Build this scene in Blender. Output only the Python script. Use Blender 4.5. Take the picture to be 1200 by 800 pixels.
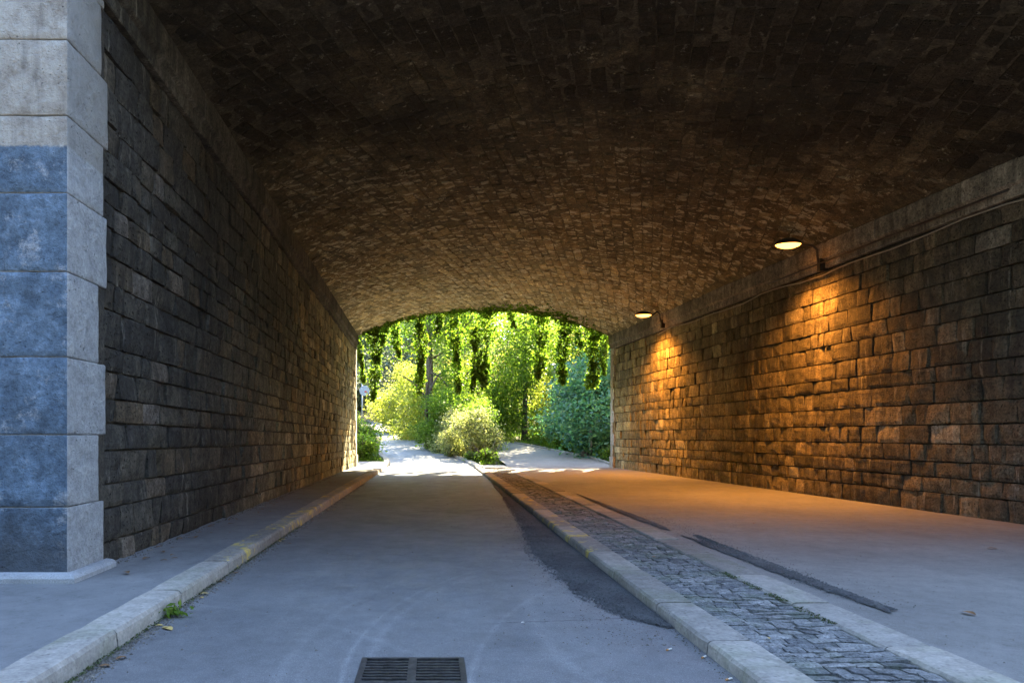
import bpy, math, random
import numpy as np
from mathutils import Vector, noise

for o in list(bpy.data.objects):
    bpy.data.objects.remove(o, do_unlink=True)
S = bpy.context.scene
C = S.collection
R = math.radians

# ------------------------------------------------------------------ camera
F = 820.0                      # focal length in photograph pixels (1200 wide)
cam_d = bpy.data.cameras.new('camera')
cam_d.sensor_width = 36.0
cam_d.lens = F / 1200 * 36.0
cam_d.shift_x = (600 - 508) / 1200
cam_d.shift_y = (510 - 400) / 1200
cam_d.clip_start = 0.05
cam_d.clip_end = 2000
cam = bpy.data.objects.new('camera', cam_d)
C.objects.link(cam)
CH = 1.2
cam.location = (0, 0, CH)
cam.rotation_euler = (R(90), 0, 0)
S.camera = cam

# ------------------------------------------------------------------ light
SUN_AZ, SUN_EL = R(27), R(50)          # azimuth measured from +Y towards +X
W = bpy.data.worlds.new('World')
S.world = W
W.use_nodes = True
nt = W.node_tree
sky = nt.nodes.new('ShaderNodeTexSky')
sky.sky_type = 'NISHITA'
sky.sun_disc = False
sky.sun_elevation = SUN_EL
sky.sun_rotation = SUN_AZ
sky.air_density = 1.0
sky.dust_density = 0.6
sky.ozone_density = 1.0
bg = nt.nodes['Background']
bg.inputs['Strength'].default_value = 0.15
nt.links.new(sky.outputs[0], bg.inputs['Color'])
sl = bpy.data.lights.new('sun', 'SUN')
sl.energy = 5.0
sl.angle = R(0.5)
sl.color = (1.0, 0.87, 0.62)
sun = bpy.data.objects.new('sun', sl)
C.objects.link(sun)
sd = Vector((math.sin(SUN_AZ) * math.cos(SUN_EL), math.cos(SUN_AZ) * math.cos(SUN_EL), math.sin(SUN_EL)))
sun.rotation_euler = sd.to_track_quat('Z', 'Y').to_euler()
sun.location = (10, 40, 40)
S.view_settings.view_transform = 'Standard'
S.view_settings.look = 'None'
S.view_settings.exposure = 3.6
S.view_settings.gamma = 1.0
S.render.engine = 'CYCLES'
S.cycles.max_bounces = 10
S.cycles.diffuse_bounces = 6
S.cycles.transmission_bounces = 6
LAMP_W = 200.0
LAMP_COL = (1.0, 0.38, 0.065)

# ------------------------------------------------------------------ helpers
rng = random.Random(7)


def thing(name, label, cat, loc=(0, 0, 0), group=None, rotz=0.0):
    o = bpy.data.objects.new(name, None)
    C.objects.link(o)
    o.location = loc
    o.rotation_euler = (0, 0, rotz)
    o.empty_display_size = 0.2
    o['label'] = label
    o['category'] = cat
    if group:
        o['group'] = group
    return o


def tag(o, label, cat, group=None):
    o['label'] = label
    o['category'] = cat
    if group:
        o['group'] = group
    return o


def mesh_from(name, verts, faces, mat, smooth=False):
    me = bpy.data.meshes.new(name)
    me.from_pydata([tuple(v) for v in verts], [], faces)
    me.materials.append(mat)
    if smooth:
        me.polygons.foreach_set('use_smooth', [True] * len(me.polygons))
    me.update()
    return me


def add(name, verts, faces, mat, parent=None, kind=None, smooth=False, centre=True, world=True):
    """verts in world coordinates (parent is unrotated); origin goes to the piece's own centre"""
    vs = [Vector(v) for v in verts]
    po = Vector(parent['_w']) if (parent is not None and '_w' in parent) else (parent.location if parent is not None else Vector((0, 0, 0)))
    if centre:
        lo = Vector((min(v.x for v in vs), min(v.y for v in vs), min(v.z for v in vs)))
        hi = Vector((max(v.x for v in vs), max(v.y for v in vs), max(v.z for v in vs)))
        c = (lo + hi) / 2
        c.z = lo.z
    else:
        c = Vector((0, 0, 0))
    me = mesh_from(name, [v - c for v in vs], faces, mat, smooth)
    o = bpy.data.objects.new(name, me)
    C.objects.link(o)
    if parent is not None:
        o.parent = parent
        o.location = c - po
    else:
        o.location = c
    if kind:
        o['kind'] = kind
    return o


def box(x0, x1, y0, y1, z0, z1):
    v = [(x0, y0, z0), (x1, y0, z0), (x1, y1, z0), (x0, y1, z0), (x0, y0, z1), (x1, y0, z1), (x1, y1, z1), (x0, y1, z1)]
    f = [(0, 3, 2, 1), (4, 5, 6, 7), (0, 1, 5, 4), (1, 2, 6, 5), (2, 3, 7, 6), (3, 0, 4, 7)]
    return v, f


class MB:
    def __init__(s):
        s.v = []
        s.f = []

    def add(s, v, f):
        n = len(s.v)
        s.v += list(v)
        s.f += [tuple(i + n for i in q) for q in f]
        return s


def tube(path, rad, seg=8, caps=True):
    """tube along list of Vectors; rad number or list"""
    path = [Vector(p) for p in path]
    n = len(path)
    rads = rad if isinstance(rad, (list, tuple)) else [rad] * n
    v = []
    f = []
    up = Vector((0, 0, 1))
    for i, p in enumerate(path):
        d = (path[min(i + 1, n - 1)] - path[max(i - 1, 0)]).normalized()
        a = d.cross(up)
        if a.length < 0.05:
            a = d.cross(Vector((0, 1, 0)))
        a.normalize()
        b = d.cross(a).normalized()
        for k in range(seg):
            t = 2 * math.pi * k / seg
            v.append(p + (a * math.cos(t) + b * math.sin(t)) * rads[i])
    for i in range(n - 1):
        for k in range(seg):
            k2 = (k + 1) % seg
            f.append((i * seg + k, i * seg + k2, (i + 1) * seg + k2, (i + 1) * seg + k))
    if caps:
        f.append(tuple(range(seg))[::-1])
        f.append(tuple((n - 1) * seg + k for k in range(seg)))
    return v, f


def lathe(profile, centre, seg=20, sx=1.0, sy=1.0):
    cx, cy, cz = centre
    v = []
    f = []
    for (r, z) in profile:
        for k in range(seg):
            t = 2 * math.pi * k / seg
            v.append((cx + r * math.cos(t) * sx, cy + r * math.sin(t) * sy, cz + z))
    for i in range(len(profile) - 1):
        for k in range(seg):
            k2 = (k + 1) % seg
            f.append((i * seg + k, i * seg + k2, (i + 1) * seg + k2, (i + 1) * seg + k))
    f.append(tuple(range(seg))[::-1])
    f.append(tuple((len(profile) - 1) * seg + k for k in range(seg)))
    return v, f


# ------------------------------------------------------------------ materials
class NG:
    """tiny node-graph writer"""
    def __init__(s, name):
        s.m = bpy.data.materials.new(name)
        s.m.use_nodes = True
        s.t = s.m.node_tree
        s.bsdf = s.t.nodes['Principled BSDF']
        s.out = s.t.nodes['Material Output']
        s.g = s.t.nodes.new('ShaderNodeNewGeometry')
        s.pos = s.g.outputs['Position']

    def n(s, typ, **kw):
        nd = s.t.nodes.new(typ)
        for k, v in kw.items():
            setattr(nd, k, v)
        return nd

    def l(s, a, b):
        s.t.links.new(a, b)

    def val(s, sock, x):
        if isinstance(x, (int, float)):
            sock.default_value = x
        elif isinstance(x, tuple):
            sock.default_value = x if len(x) == len(sock.default_value) else (x + (1.0,))
        else:
            s.l(x, sock)

    def math(s, op, a, b=0.0, c=0.0, clamp=False):
        nd = s.n('ShaderNodeMath', operation=op, use_clamp=clamp)
        s.val(nd.inputs[0], a)
        s.val(nd.inputs[1], b)
        s.val(nd.inputs[2], c)
        return nd.outputs[0]

    def scaled(s, vec, sc):
        nd = s.n('ShaderNodeVectorMath', operation='MULTIPLY')
        s.l(vec, nd.inputs[0])
        nd.inputs[1].default_value = sc
        return nd.outputs[0]

    def noise(s, scale, detail=4, rough=0.6, vec=None, dist=0.0):
        nd = s.n('ShaderNodeTexNoise')
        s.l(vec if vec is not None else s.pos, nd.inputs['Vector'])
        nd.inputs['Scale'].default_value = scale
        nd.inputs['Detail'].default_value = detail
        nd.inputs['Roughness'].default_value = rough
        nd.inputs['Distortion'].default_value = dist
        return nd.outputs['Fac']

    def voronoi(s, scale, feature='F1', vec=None):
        nd = s.n('ShaderNodeTexVoronoi', feature=feature)
        s.l(vec if vec is not None else s.pos, nd.inputs['Vector'])
        nd.inputs['Scale'].default_value = scale
        return nd.outputs['Distance']

    def ramp(s, fac, stops, interp='LINEAR'):
        nd = s.n('ShaderNodeValToRGB')
        cr = nd.color_ramp
        cr.interpolation = interp
        while len(cr.elements) < len(stops):
            cr.elements.new(0.5)
        for e, (p, c) in zip(cr.elements, stops):
            e.position = p
            e.color = (c if isinstance(c, tuple) else (c, c, c)) + (1.0,)
        s.val(nd.inputs[0], fac)
        return nd.outputs[0]

    def mix(s, fac, a, b, mode='MIX'):
        nd = s.n('ShaderNodeMix', data_type='RGBA', blend_type=mode)
        s.val(nd.inputs[0], fac)
        s.val(nd.inputs[6], a)
        s.val(nd.inputs[7], b)
        return nd.outputs[2]

    def maprange(s, x, a, b, c=0.0, d=1.0):
        nd = s.n('ShaderNodeMapRange')
        s.val(nd.inputs[0], x)
        for i, v in enumerate((a, b, c, d)):
            nd.inputs[i + 1].default_value = v
        return nd.outputs[0]

    def rand(s):
        """a random number per stone, whether the stone is an object or an island"""
        oi = s.n('ShaderNodeObjectInfo')
        return s.math('FRACT', s.math('ADD', s.g.outputs['Random Per Island'], oi.outputs['Random']))

    def xyz(s, vec=None):
        nd = s.n('ShaderNodeSeparateXYZ')
        s.l(vec if vec is not None else s.pos, nd.inputs[0])
        return nd.outputs

    def bump(s, h, dist=0.01, strength=1.0):
        nd = s.n('ShaderNodeBump')
        nd.inputs['Strength'].default_value = strength
        nd.inputs['Distance'].default_value = dist
        s.l(h, nd.inputs['Height'])
        s.l(nd.outputs[0], s.bsdf.inputs['Normal'])

    def done(s, col, rough=0.9, spec=0.25, metal=0.0):
        s.val(s.bsdf.inputs['Base Color'], col)
        s.val(s.bsdf.inputs['Roughness'], rough)
        s.bsdf.inputs['Specular IOR Level'].default_value = spec
        s.bsdf.inputs['Metallic'].default_value = metal
        return s.m


def m_stone(name, stops, soot=0.55, moss=0.0, scale=1.0, bump=0.02, far_light=1.0, flecks=0.0, con=1.0):
    g = NG(name)
    r = g.rand()
    col = g.ramp(r, stops)
    n1 = g.noise(9 * scale, 6, 0.7)
    n2 = g.noise(34 * scale, 4, 0.7)
    col = g.mix(1.0, col, g.ramp(n1, [(0.28, 1 - 0.55 * con), (0.72, 1 + 0.45 * con)]), 'MULTIPLY')
    # vertical run-off streaks and soot patches
    col = g.mix(1.0, col, g.ramp(n2, [(0.30, 1 - 0.5 * con), (0.70, 1 + 0.45 * con)]), 'MULTIPLY')
    st = g.noise(1.0, 5, 0.65, g.scaled(g.pos, (7.0, 7.0, 0.7)))
    big = g.noise(0.55, 4, 0.6)
    sootm = g.ramp(g.math('MULTIPLY', g.math('ADD', st, big), 0.5), [(0.40, 1.0), (0.56, 0.0)])
    col = g.mix(g.math('MULTIPLY', sootm, soot), col, (0.022, 0.020, 0.018))
    pale = g.ramp(g.noise(1.0, 6, 0.7, g.scaled(g.pos, (9.0, 9.0, 1.1))), [(0.60, 0.0), (0.70, 1.0)])
    col = g.mix(g.math('MULTIPLY', pale, 0.35), col, (0.42, 0.38, 0.31))
    if far_light > 1.0:
        # light painted into the stone: paler, yellower towards far end, beyond thinner soot
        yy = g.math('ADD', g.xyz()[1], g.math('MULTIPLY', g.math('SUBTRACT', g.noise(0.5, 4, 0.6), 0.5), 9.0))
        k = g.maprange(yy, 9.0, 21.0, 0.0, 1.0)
        col = g.mix(k, col, g.mix(1.0, col, (far_light, far_light * 1.0, far_light * 0.74), 'MULTIPLY'))
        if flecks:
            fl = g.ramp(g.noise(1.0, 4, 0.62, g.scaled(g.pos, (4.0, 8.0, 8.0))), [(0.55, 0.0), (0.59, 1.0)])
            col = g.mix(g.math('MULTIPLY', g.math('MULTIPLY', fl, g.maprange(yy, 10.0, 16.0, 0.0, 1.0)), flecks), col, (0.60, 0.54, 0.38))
    pits = g.voronoi(22 * scale)
    pm = g.ramp(pits, [(0.06, 1.0), (0.28, 0.0)])
    pn = g.ramp(g.noise(7, 3, 0.5), [(0.36, 0.0), (0.52, 1.0)])
    pm2 = g.math('MULTIPLY', pm, pn)
    col = g.mix(g.math('MULTIPLY', pm2, 0.75 * con), col, (0.02, 0.018, 0.015))
    if moss:
        mm = g.ramp(g.noise(2.2, 5, 0.7), [(0.50, 0.0), (0.62, 1.0)])
        col = g.mix(g.math('MULTIPLY', mm, moss), col, (0.07, 0.10, 0.025))
    h = g.math('ADD', g.math('MULTIPLY', n1, 1.2), g.math('MULTIPLY', n2, 0.5))
    h = g.math('SUBTRACT', h, g.math('MULTIPLY', pm2, 0.8))
    g.bump(h, bump)
    return g.done(col, 0.95, 0.15)


M = {}
M['stone_left'] = m_stone('rough_wall_stone', [(0.0, (0.055, 0.049, 0.042)), (0.35, (0.072, 0.064, 0.052)), (0.7, (0.092, 0.080, 0.062)), (0.92, (0.12, 0.088, 0.055)), (1.0, (0.16, 0.135, 0.11))], 0.75, far_light=4.3)
M['stone_right'] = m_stone('rough_warm_wall_stone', [(0.0, (0.08, 0.066, 0.045)), (0.35, (0.105, 0.085, 0.058)), (0.7, (0.13, 0.104, 0.07)), (0.92, (0.17, 0.132, 0.085)), (1.0, (0.23, 0.195, 0.145))], 0.7, far_light=2.9)
M['stone_vault'] = m_stone('vault_stone', [(0.0, (0.028, 0.021, 0.014)), (0.35, (0.038, 0.028, 0.018)), (0.75, (0.049, 0.036, 0.024)), (1.0, (0.070, 0.054, 0.036))], 0.7, scale=1.5, bump=0.035, far_light=10.5, flecks=1.0)
M['mortar'] = m_stone('dark_mortar', [(0.0, (0.06, 0.052, 0.042)), (1.0, (0.10, 0.085, 0.065))], 0.5, bump=0.01)
M['vault_mortar'] = m_stone('vault_mortar', [(0.0, (0.062, 0.050, 0.033)), (1.0, (0.095, 0.075, 0.050))], 0.7, bump=0.01, far_light=3.6)
M['cornice_dark'] = m_stone('dark_cornice_stone', [(0.0, (0.09, 0.078, 0.06)), (1.0, (0.17, 0.145, 0.11))], 0.75, bump=0.012)  # left cornice, toned darker than the right one
M['cornice'] = m_stone('cornice_stone', [(0.0, (0.22, 0.19, 0.145)), (1.0, (0.36, 0.31, 0.24))], 0.6, bump=0.012)
M['quoin'] = m_stone('pale_quoin_stone', [(0.0, (0.42, 0.37, 0.28)), (1.0, (0.52, 0.47, 0.37))], 0.15, bump=0.01)
M['kerb'] = m_stone('kerb_granite', [(0.0, (0.22, 0.20, 0.175)), (0.5, (0.29, 0.265, 0.23)), (1.0, (0.36, 0.325, 0.275))], 0.25, moss=0.25, scale=1.2, bump=0.006, con=0.4)
def yellow_paint(m):
    t = m.node_tree
    b = t.nodes['Principled BSDF']
    src = b.inputs['Base Color'].links[0].from_socket
    geo = t.nodes.new('ShaderNodeNewGeometry')
    n1 = t.nodes.new('ShaderNodeTexNoise')
    n1.inputs['Scale'].default_value = 4.0
    n1.inputs['Detail'].default_value = 8
    n1.inputs['Roughness'].default_value = 0.75
    t.links.new(geo.outputs['Position'], n1.inputs['Vector'])
    cr = t.nodes.new('ShaderNodeValToRGB')
    cr.color_ramp.elements[0].position = 0.55
    cr.color_ramp.elements[0].color = (0, 0, 0, 1)
    cr.color_ramp.elements[1].position = 0.60
    cr.color_ramp.elements[1].color = (0.75, 0.75, 0.75, 1)
    t.links.new(n1.outputs['Fac'], cr.inputs[0])
    mx = t.nodes.new('ShaderNodeMix')
    mx.data_type = 'RGBA'
    t.links.new(cr.outputs[0], mx.inputs[0])
    t.links.new(src, mx.inputs[6])
    mx.inputs[7].default_value = (0.62, 0.46, 0.09, 1)
    t.links.new(mx.outputs[2], b.inputs['Base Color'])


M['kerb_painted'] = m_stone('kerb_granite_worn_yellow_paint', [(0.0, (0.24, 0.215, 0.185)), (0.5, (0.31, 0.28, 0.24)), (1.0, (0.38, 0.34, 0.285))], 0.25, moss=0.08, scale=1.2, bump=0.006, con=0.4)
yellow_paint(M['kerb_painted'])
M['paver'] = m_stone('paving_sett_stone', [(0.0, (0.12, 0.12, 0.12)), (0.5, (0.17, 0.168, 0.16)), (1.0, (0.24, 0.23, 0.215))], 0.1, moss=0.25, scale=2.0, bump=0.006)


def m_pier():
    g = NG('pier_ashlar')
    x, y, z = g.xyz()
    n1 = g.noise(7, 7, 0.72)
    n2 = g.noise(30, 4, 0.7)
    nat = g.ramp(n1, [(0.30, (0.20, 0.165, 0.13)), (0.5, (0.36, 0.32, 0.27)), (0.72, (0.50, 0.46, 0.40))])
    nat = g.mix(g.ramp(g.noise(1.0, 5, 0.6, g.scaled(g.pos, (6, 6, 0.8))), [(0.52, 0.0), (0.66, 0.6)]), nat, (0.10, 0.09, 0.08))
    # grey paint on the front up to 3.37 m, thinner pale wash on the return
    edge = g.math('ADD', z, g.math('MULTIPLY', g.noise(14, 3, 0.6), 0.05))
    low = g.maprange(edge, 3.385, 3.405, 1.0, 0.0)
    nx, ny, nz = g.xyz(g.g.outputs['True Normal'])
    front = g.maprange(ny, -0.72, -0.60, 1.0, 0.0)
    paint = g.ramp(n1, [(0.30, (0.070, 0.105, 0.150)), (0.52, (0.115, 0.165, 0.225)), (0.75, (0.19, 0.25, 0.32))])
    wash = g.ramp(n1, [(0.30, (0.27, 0.27, 0.265)), (0.52, (0.37, 0.37, 0.365)), (0.75, (0.50, 0.50, 0.49))])
    worn = g.ramp(g.noise(3.3, 8, 0.8), [(0.56, 0.0), (0.66, 1.0)])
    paint = g.mix(1.0, paint, g.ramp(g.noise(2.1, 6, 0.7), [(0.35, 0.55), (0.65, 1.3)]), 'MULTIPLY')
    paint = g.mix(g.math('MULTIPLY', worn, 0.7), paint, (0.42, 0.42, 0.42))
    damp = g.maprange(g.math('ADD', z, g.math('MULTIPLY', g.noise(3, 5, 0.7), 0.5)), 0.55, 0.95, 0.65, 0.0)
    paint = g.mix(1.0, paint, g.ramp(n2, [(0.3, 0.62), (0.7, 1.35)]), 'MULTIPLY')
    wash = g.mix(1.0, wash, g.ramp(n2, [(0.3, 0.75), (0.7, 1.2)]), 'MULTIPLY')
    paint = g.mix(damp, paint, (0.055, 0.052, 0.05))
    c_low = g.mix(front, wash, paint)
    up = g.mix(front, g.mix(0.6, nat, (0.26, 0.26, 0.25)), nat)
    col = g.mix(low, up, c_low)
    pit = g.ramp(g.voronoi(26), [(0.04, 1.0), (0.2, 0.0)])
    pitm = g.math('MULTIPLY', pit, g.ramp(g.noise(4, 4, 0.6), [(0.5, 0.0), (0.6, 1.0)]))
    col = g.mix(g.math('MULTIPLY', pitm, 0.6), col, (0.04, 0.035, 0.03))
    h = g.math('SUBTRACT', g.math('ADD', g.math('MULTIPLY', n1, 1.4), g.math('MULTIPLY', n2, 0.5)), g.math('MULTIPLY', pitm, 1.0))
    g.bump(h, 0.04)
    return g.done(col, 0.8, 0.35)


M['pier'] = m_pier()


def m_road():
    g = NG('worn_asphalt')
    x, y, z = g.xyz()
    base = g.ramp(g.noise(1.0, 5, 0.6, g.scaled(g.pos, (1.6, 0.6, 1.0))), [(0.30, (0.145, 0.145, 0.145)), (0.7, (0.20, 0.198, 0.192))])
    grain = g.noise(260, 3, 0.8)
    base = g.mix(1.0, base, g.ramp(grain, [(0.25, 0.72), (0.75, 1.28)]), 'MULTIPLY')
    # wheel and scrape marks: pale arcs and straight drags
    def arc(cx, cy, r, w, amt, col):
        nonlocal base
        dx = g.math('SUBTRACT', x, cx)
        dy = g.math('SUBTRACT', y, cy)
        d = g.math('SQRT', g.math('ADD', g.math('MULTIPLY', dx, dx), g.math('MULTIPLY', dy, dy)))
        d = g.math('ABSOLUTE', g.math('SUBTRACT', d, r))
        m = g.maprange(d, 0.0, w, 1.0, 0.0)
        m = g.math('MULTIPLY', m, g.ramp(g.noise(2.3, 6, 0.75), [(0.34, 0.0), (0.52, 1.0)]))
        side = g.maprange(y, 3.0, 7.3, 1.0, 0.0)
        m = g.math('MULTIPLY', g.math('MULTIPLY', m, side), amt)
        base = g.mix(m, base, col)
    pale = (0.30, 0.30, 0.29)
    arc(3.84, 3.66, 4.30, 0.026, 0.65, pale)
    arc(3.84, 3.66, 4.19, 0.050, 0.5, pale)
    arc(3.84, 3.66, 4.62, 0.05, 0.4, pale)
    arc(4.9, 2.9, 4.75, 0.03, 0.5, pale)
    arc(4.6, 4.4, 3.95, 0.06, 0.35, pale)
    arc(-2.6, 2.0, 3.1, 0.04, 0.3, pale)
    drag = g.noise(1.0, 5, 0.7, g.scaled(g.pos, (16, 1.0, 1)), 0.6)
    base = g.mix(g.math('MULTIPLY', g.ramp(drag, [(0.60, 0.0), (0.72, 1.0)]), 0.22), base, (0.27, 0.27, 0.26))
    dark = g.ramp(g.noise(0.7, 5, 0.6), [(0.54, 0.0), (0.66, 1.0)])
    base = g.mix(g.math('MULTIPLY', dark, 0.35), base, (0.07, 0.07, 0.07))
    # dark oil-stain disc at the left and the hairline crack across
    dx = g.math('SUBTRACT', x, -1.2)
    dy = g.math('SUBTRACT', y, 4.25)
    d = g.math('SQRT', g.math('ADD', g.math('MULTIPLY', dx, dx), g.math('MULTIPLY', dy, dy)))
    base = g.mix(g.maprange(g.math('ADD', d, g.math('MULTIPLY', g.noise(6, 3), 0.06)), 0.60, 0.75, 0.16, 0.0), base, (0.06, 0.06, 0.06))
    wob = g.math('MULTIPLY', g.math('SUBTRACT', g.noise(3, 5, 0.7), 0.5), 0.12)
    ck = g.math('ABSOLUTE', g.math('SUBTRACT', g.math('ADD', y, wob), g.math('ADD', 4.42, g.math('MULTIPLY', x, 0.14))))
    base = g.mix(g.math('MULTIPLY', g.maprange(ck, 0.003, 0.007, 0.8, 0.0), g.maprange(x, 0.3, 0.5, 0.0, 1.0)), base, (0.03, 0.03, 0.03))
    agg = g.voronoi(150)
    base = g.mix(1.0, base, g.ramp(agg, [(0.15, 1.35), (0.5, 0.82)]), 'MULTIPLY')
    mot = g.noise(7, 8, 0.78)
    base = g.mix(1.0, base, g.ramp(mot, [(0.36, 0.86), (0.50, 1.0), (0.66, 1.14)]), 'MULTIPLY')
    for (ax, ay, off, sc) in ((0.9, 0.35, 2.2, 1.4), (0.2, 1.0, -6.9, 1.1), (1.0, -0.22, -1.9, 1.7), (0.1, 1.0, -11.0, 1.3)):
        ln = g.math('ADD', g.math('ADD', g.math('MULTIPLY', x, ax), g.math('MULTIPLY', y, ay)), off)
        ln = g.math('ABSOLUTE', g.math('ADD', ln, g.math('MULTIPLY', g.math('SUBTRACT', g.noise(sc, 8, 0.7), 0.5), 0.9)))
        base = g.mix(g.math('MULTIPLY', g.maprange(ln, 0.002, 0.009, 0.7, 0.0), g.ramp(g.noise(0.9, 3), [(0.45, 0.0), (0.55, 1.0)])), base, (0.03, 0.03, 0.03))
    h = g.math('ADD', g.math('MULTIPLY', grain, 0.5), g.math('MULTIPLY', mot, 1.2))
    g.bump(h, 0.008)
    return g.done(base, g.ramp(g.noise(3, 4), [(0.3, 0.55), (0.7, 0.8)]), 0.35)


M['road'] = m_road()


def m_ground(name, c0, c1, grain=240, bump=0.004, rough=0.9, blotch=1.2, spec=0.2):
    g = NG(name)
    base = g.ramp(g.noise(blotch, 6, 0.65), [(0.3, c0), (0.7, c1)])
    gr = g.noise(grain, 3, 0.8)
    base = g.mix(1.0, base, g.ramp(gr, [(0.25, 0.72), (0.75, 1.28)]), 'MULTIPLY')
    base = g.mix(1.0, base, g.ramp(g.noise(6, 8, 0.78), [(0.36, 0.86), (0.50, 1.0), (0.66, 1.12)]), 'MULTIPLY')
    spots = g.ramp(g.noise(17, 5, 0.75), [(0.60, 0.0), (0.68, 0.55)])
    base = g.mix(spots, base, tuple(0.45 * c for c in c0))
    g.bump(g.math('ADD', gr, g.noise(60, 3, 0.7)), bump)
    return g.done(base, rough, spec)


M['path'] = m_ground('sandy_path', (0.175, 0.165, 0.15), (0.235, 0.222, 0.20), 190, 0.004, blotch=0.8)
M['pavement'] = m_ground('grey_pavement_asphalt', (0.15, 0.15, 0.148), (0.215, 0.21, 0.20), 230, 0.004)
M['patch'] = m_ground('rough_asphalt_patch', (0.10, 0.10, 0.102), (0.19, 0.19, 0.185), 55, 0.05, 0.9)
M['bedding'] = m_ground('sand_bedding', (0.05, 0.052, 0.035), (0.085, 0.085, 0.06), 120, 0.01)
M['soil'] = m_ground('soil', (0.05, 0.045, 0.025), (0.09, 0.09, 0.04), 30, 0.03, 0.95, 0.6)
M['apron'] = m_ground('pale_concrete', (0.30, 0.27, 0.22), (0.40, 0.36, 0.30), 200, 0.004)
M['plinth'] = m_ground('concrete_plinth', (0.26, 0.26, 0.26), (0.36, 0.36, 0.355), 90, 0.006)
M['grit'] = m_ground('grit', (0.05, 0.045, 0.04), (0.20, 0.18, 0.15), 10, 0.002, 0.9, 30)


def m_plain(name, col, rough=0.6, metal=0.0, spec=0.4, var=0.25):
    g = NG(name)
    n = g.noise(18, 5, 0.7)
    c = g.mix(1.0, col, g.ramp(n, [(0.3, 1.0 - var), (0.7, 1.0 + var)]), 'MULTIPLY')
    g.bump(n, 0.002)
    return g.done(c, rough, spec, metal)


M['iron'] = m_plain('cast_iron', (0.085, 0.08, 0.078), 0.5, 0.6, 0.5, 0.5)
M['lamp_metal'] = m_plain('dark_lamp_metal', (0.05, 0.042, 0.035), 0.45, 0.5)
M['cable'] = m_plain('grey_cable', (0.30, 0.27, 0.22), 0.6)
M['grey_metal'] = m_plain('galvanised_metal', (0.36, 0.37, 0.38), 0.45, 0.7)
M['sign_back'] = m_plain('sign_grey', (0.30, 0.32, 0.36), 0.5, 0.2)
M['red_paint'] = m_plain('red_paint', (0.45, 0.03, 0.03), 0.4)
M['green_fence'] = m_plain('green_fence_paint', (0.04, 0.12, 0.075), 0.5)
M['post_green'] = m_plain('dark_green_post', (0.03, 0.06, 0.045), 0.5)
M['bark'] = m_stone('bark', [(0.0, (0.09, 0.07, 0.05)), (1.0, (0.15, 0.12, 0.09))], 0.3, moss=0.2, bump=0.02)
M['pale_bark'] = m_stone('pale_bark', [(0.0, (0.24, 0.21, 0.18)), (1.0, (0.32, 0.28, 0.24))], 0.3, bump=0.02)
M['pit'] = m_plain('drain_pit', (0.012, 0.012, 0.012), 0.9)
M['lantern_glass'] = m_plain('opal_glass', (0.70, 0.72, 0.68), 0.25)
M['dry_leaf'] = m_plain('dry_leaf', (0.16, 0.085, 0.035), 0.7, var=0.5)
M['yellow_leaf'] = m_plain('yellow_leaf', (0.40, 0.28, 0.09), 0.7, var=0.4)
M['butt'] = m_plain('cigarette_paper', (0.62, 0.58, 0.50), 0.8)
M['butt_tip'] = m_plain('cigarette_filter', (0.45, 0.22, 0.08), 0.8)
M['rock'] = m_stone('grey_rock', [(0.0, (0.22, 0.20, 0.18)), (1.0, (0.30, 0.28, 0.25))], 0.2, bump=0.02)

g = NG('lamp_glow')
em = g.n('ShaderNodeEmission')
em.inputs[0].default_value = (1.0, 0.33, 0.045, 1)
em.inputs[1].default_value = 1.1
g.l(em.outputs[0], g.out.inputs[0])
M['glow'] = g.m


def m_leaf(name, cols, trans=0.55, rough=0.5):
    g = NG(name)
    r = g.g.outputs['Random Per Island']
    k = len(cols)
    col = g.ramp(r, [(i / (k - 1), c) for i, c in enumerate(cols)])
    oi = g.n('ShaderNodeObjectInfo')
    col = g.mix(1.0, col, g.ramp(g.noise(0.9, 3, 0.6), [(0.3, 0.65), (0.7, 1.3)]), 'MULTIPLY')
    g.val(g.bsdf.inputs['Base Color'], col)
    g.bsdf.inputs['Roughness'].default_value = rough
    g.bsdf.inputs['Specular IOR Level'].default_value = 0.35
    tr = g.n('ShaderNodeBsdfTranslucent')
    g.l(g.mix(1.0, col, (1.5, 1.6, 0.7), 'MULTIPLY'), tr.inputs[0])
    mx = g.n('ShaderNodeMixShader')
    mx.inputs[0].default_value = trans
    g.l(g.bsdf.outputs[0], mx.inputs[1])
    g.l(tr.outputs[0], mx.inputs[2])
    g.l(mx.outputs[0], g.out.inputs[0])
    return g.m


M['ivy'] = m_leaf('ivy_leaf', [(0.05, 0.095, 0.012), (0.08, 0.14, 0.016), (0.13, 0.20, 0.025), (0.24, 0.29, 0.06)], 0.65)
M['leaf_yellow'] = m_leaf('yellow_green_leaf', [(0.17, 0.20, 0.035), (0.26, 0.28, 0.06), (0.38, 0.37, 0.13)], 0.65)
M['leaf_green'] = m_leaf('mid_green_leaf', [(0.07, 0.12, 0.015), (0.11, 0.18, 0.025), (0.20, 0.26, 0.05)], 0.65)
M['leaf_blue'] = m_leaf('blue_green_leaf', [(0.06, 0.15, 0.11), (0.085, 0.20, 0.145), (0.12, 0.25, 0.17), (0.20, 0.31, 0.12)], 0.45, 0.35)
M['leaf_pale'] = m_leaf('pale_variegated_leaf', [(0.09, 0.12, 0.05), (0.15, 0.17, 0.08), (0.34, 0.33, 0.19), (0.48, 0.45, 0.29)], 0.6)
M['leaf_grey'] = m_leaf('grey_green_leaf', [(0.07, 0.095, 0.07), (0.11, 0.14, 0.10), (0.16, 0.18, 0.14)], 0.35)
M['leaf_far'] = m_leaf('far_green_leaf', [(0.07, 0.12, 0.05), (0.11, 0.17, 0.07), (0.22, 0.25, 0.11)], 0.65)
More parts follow.
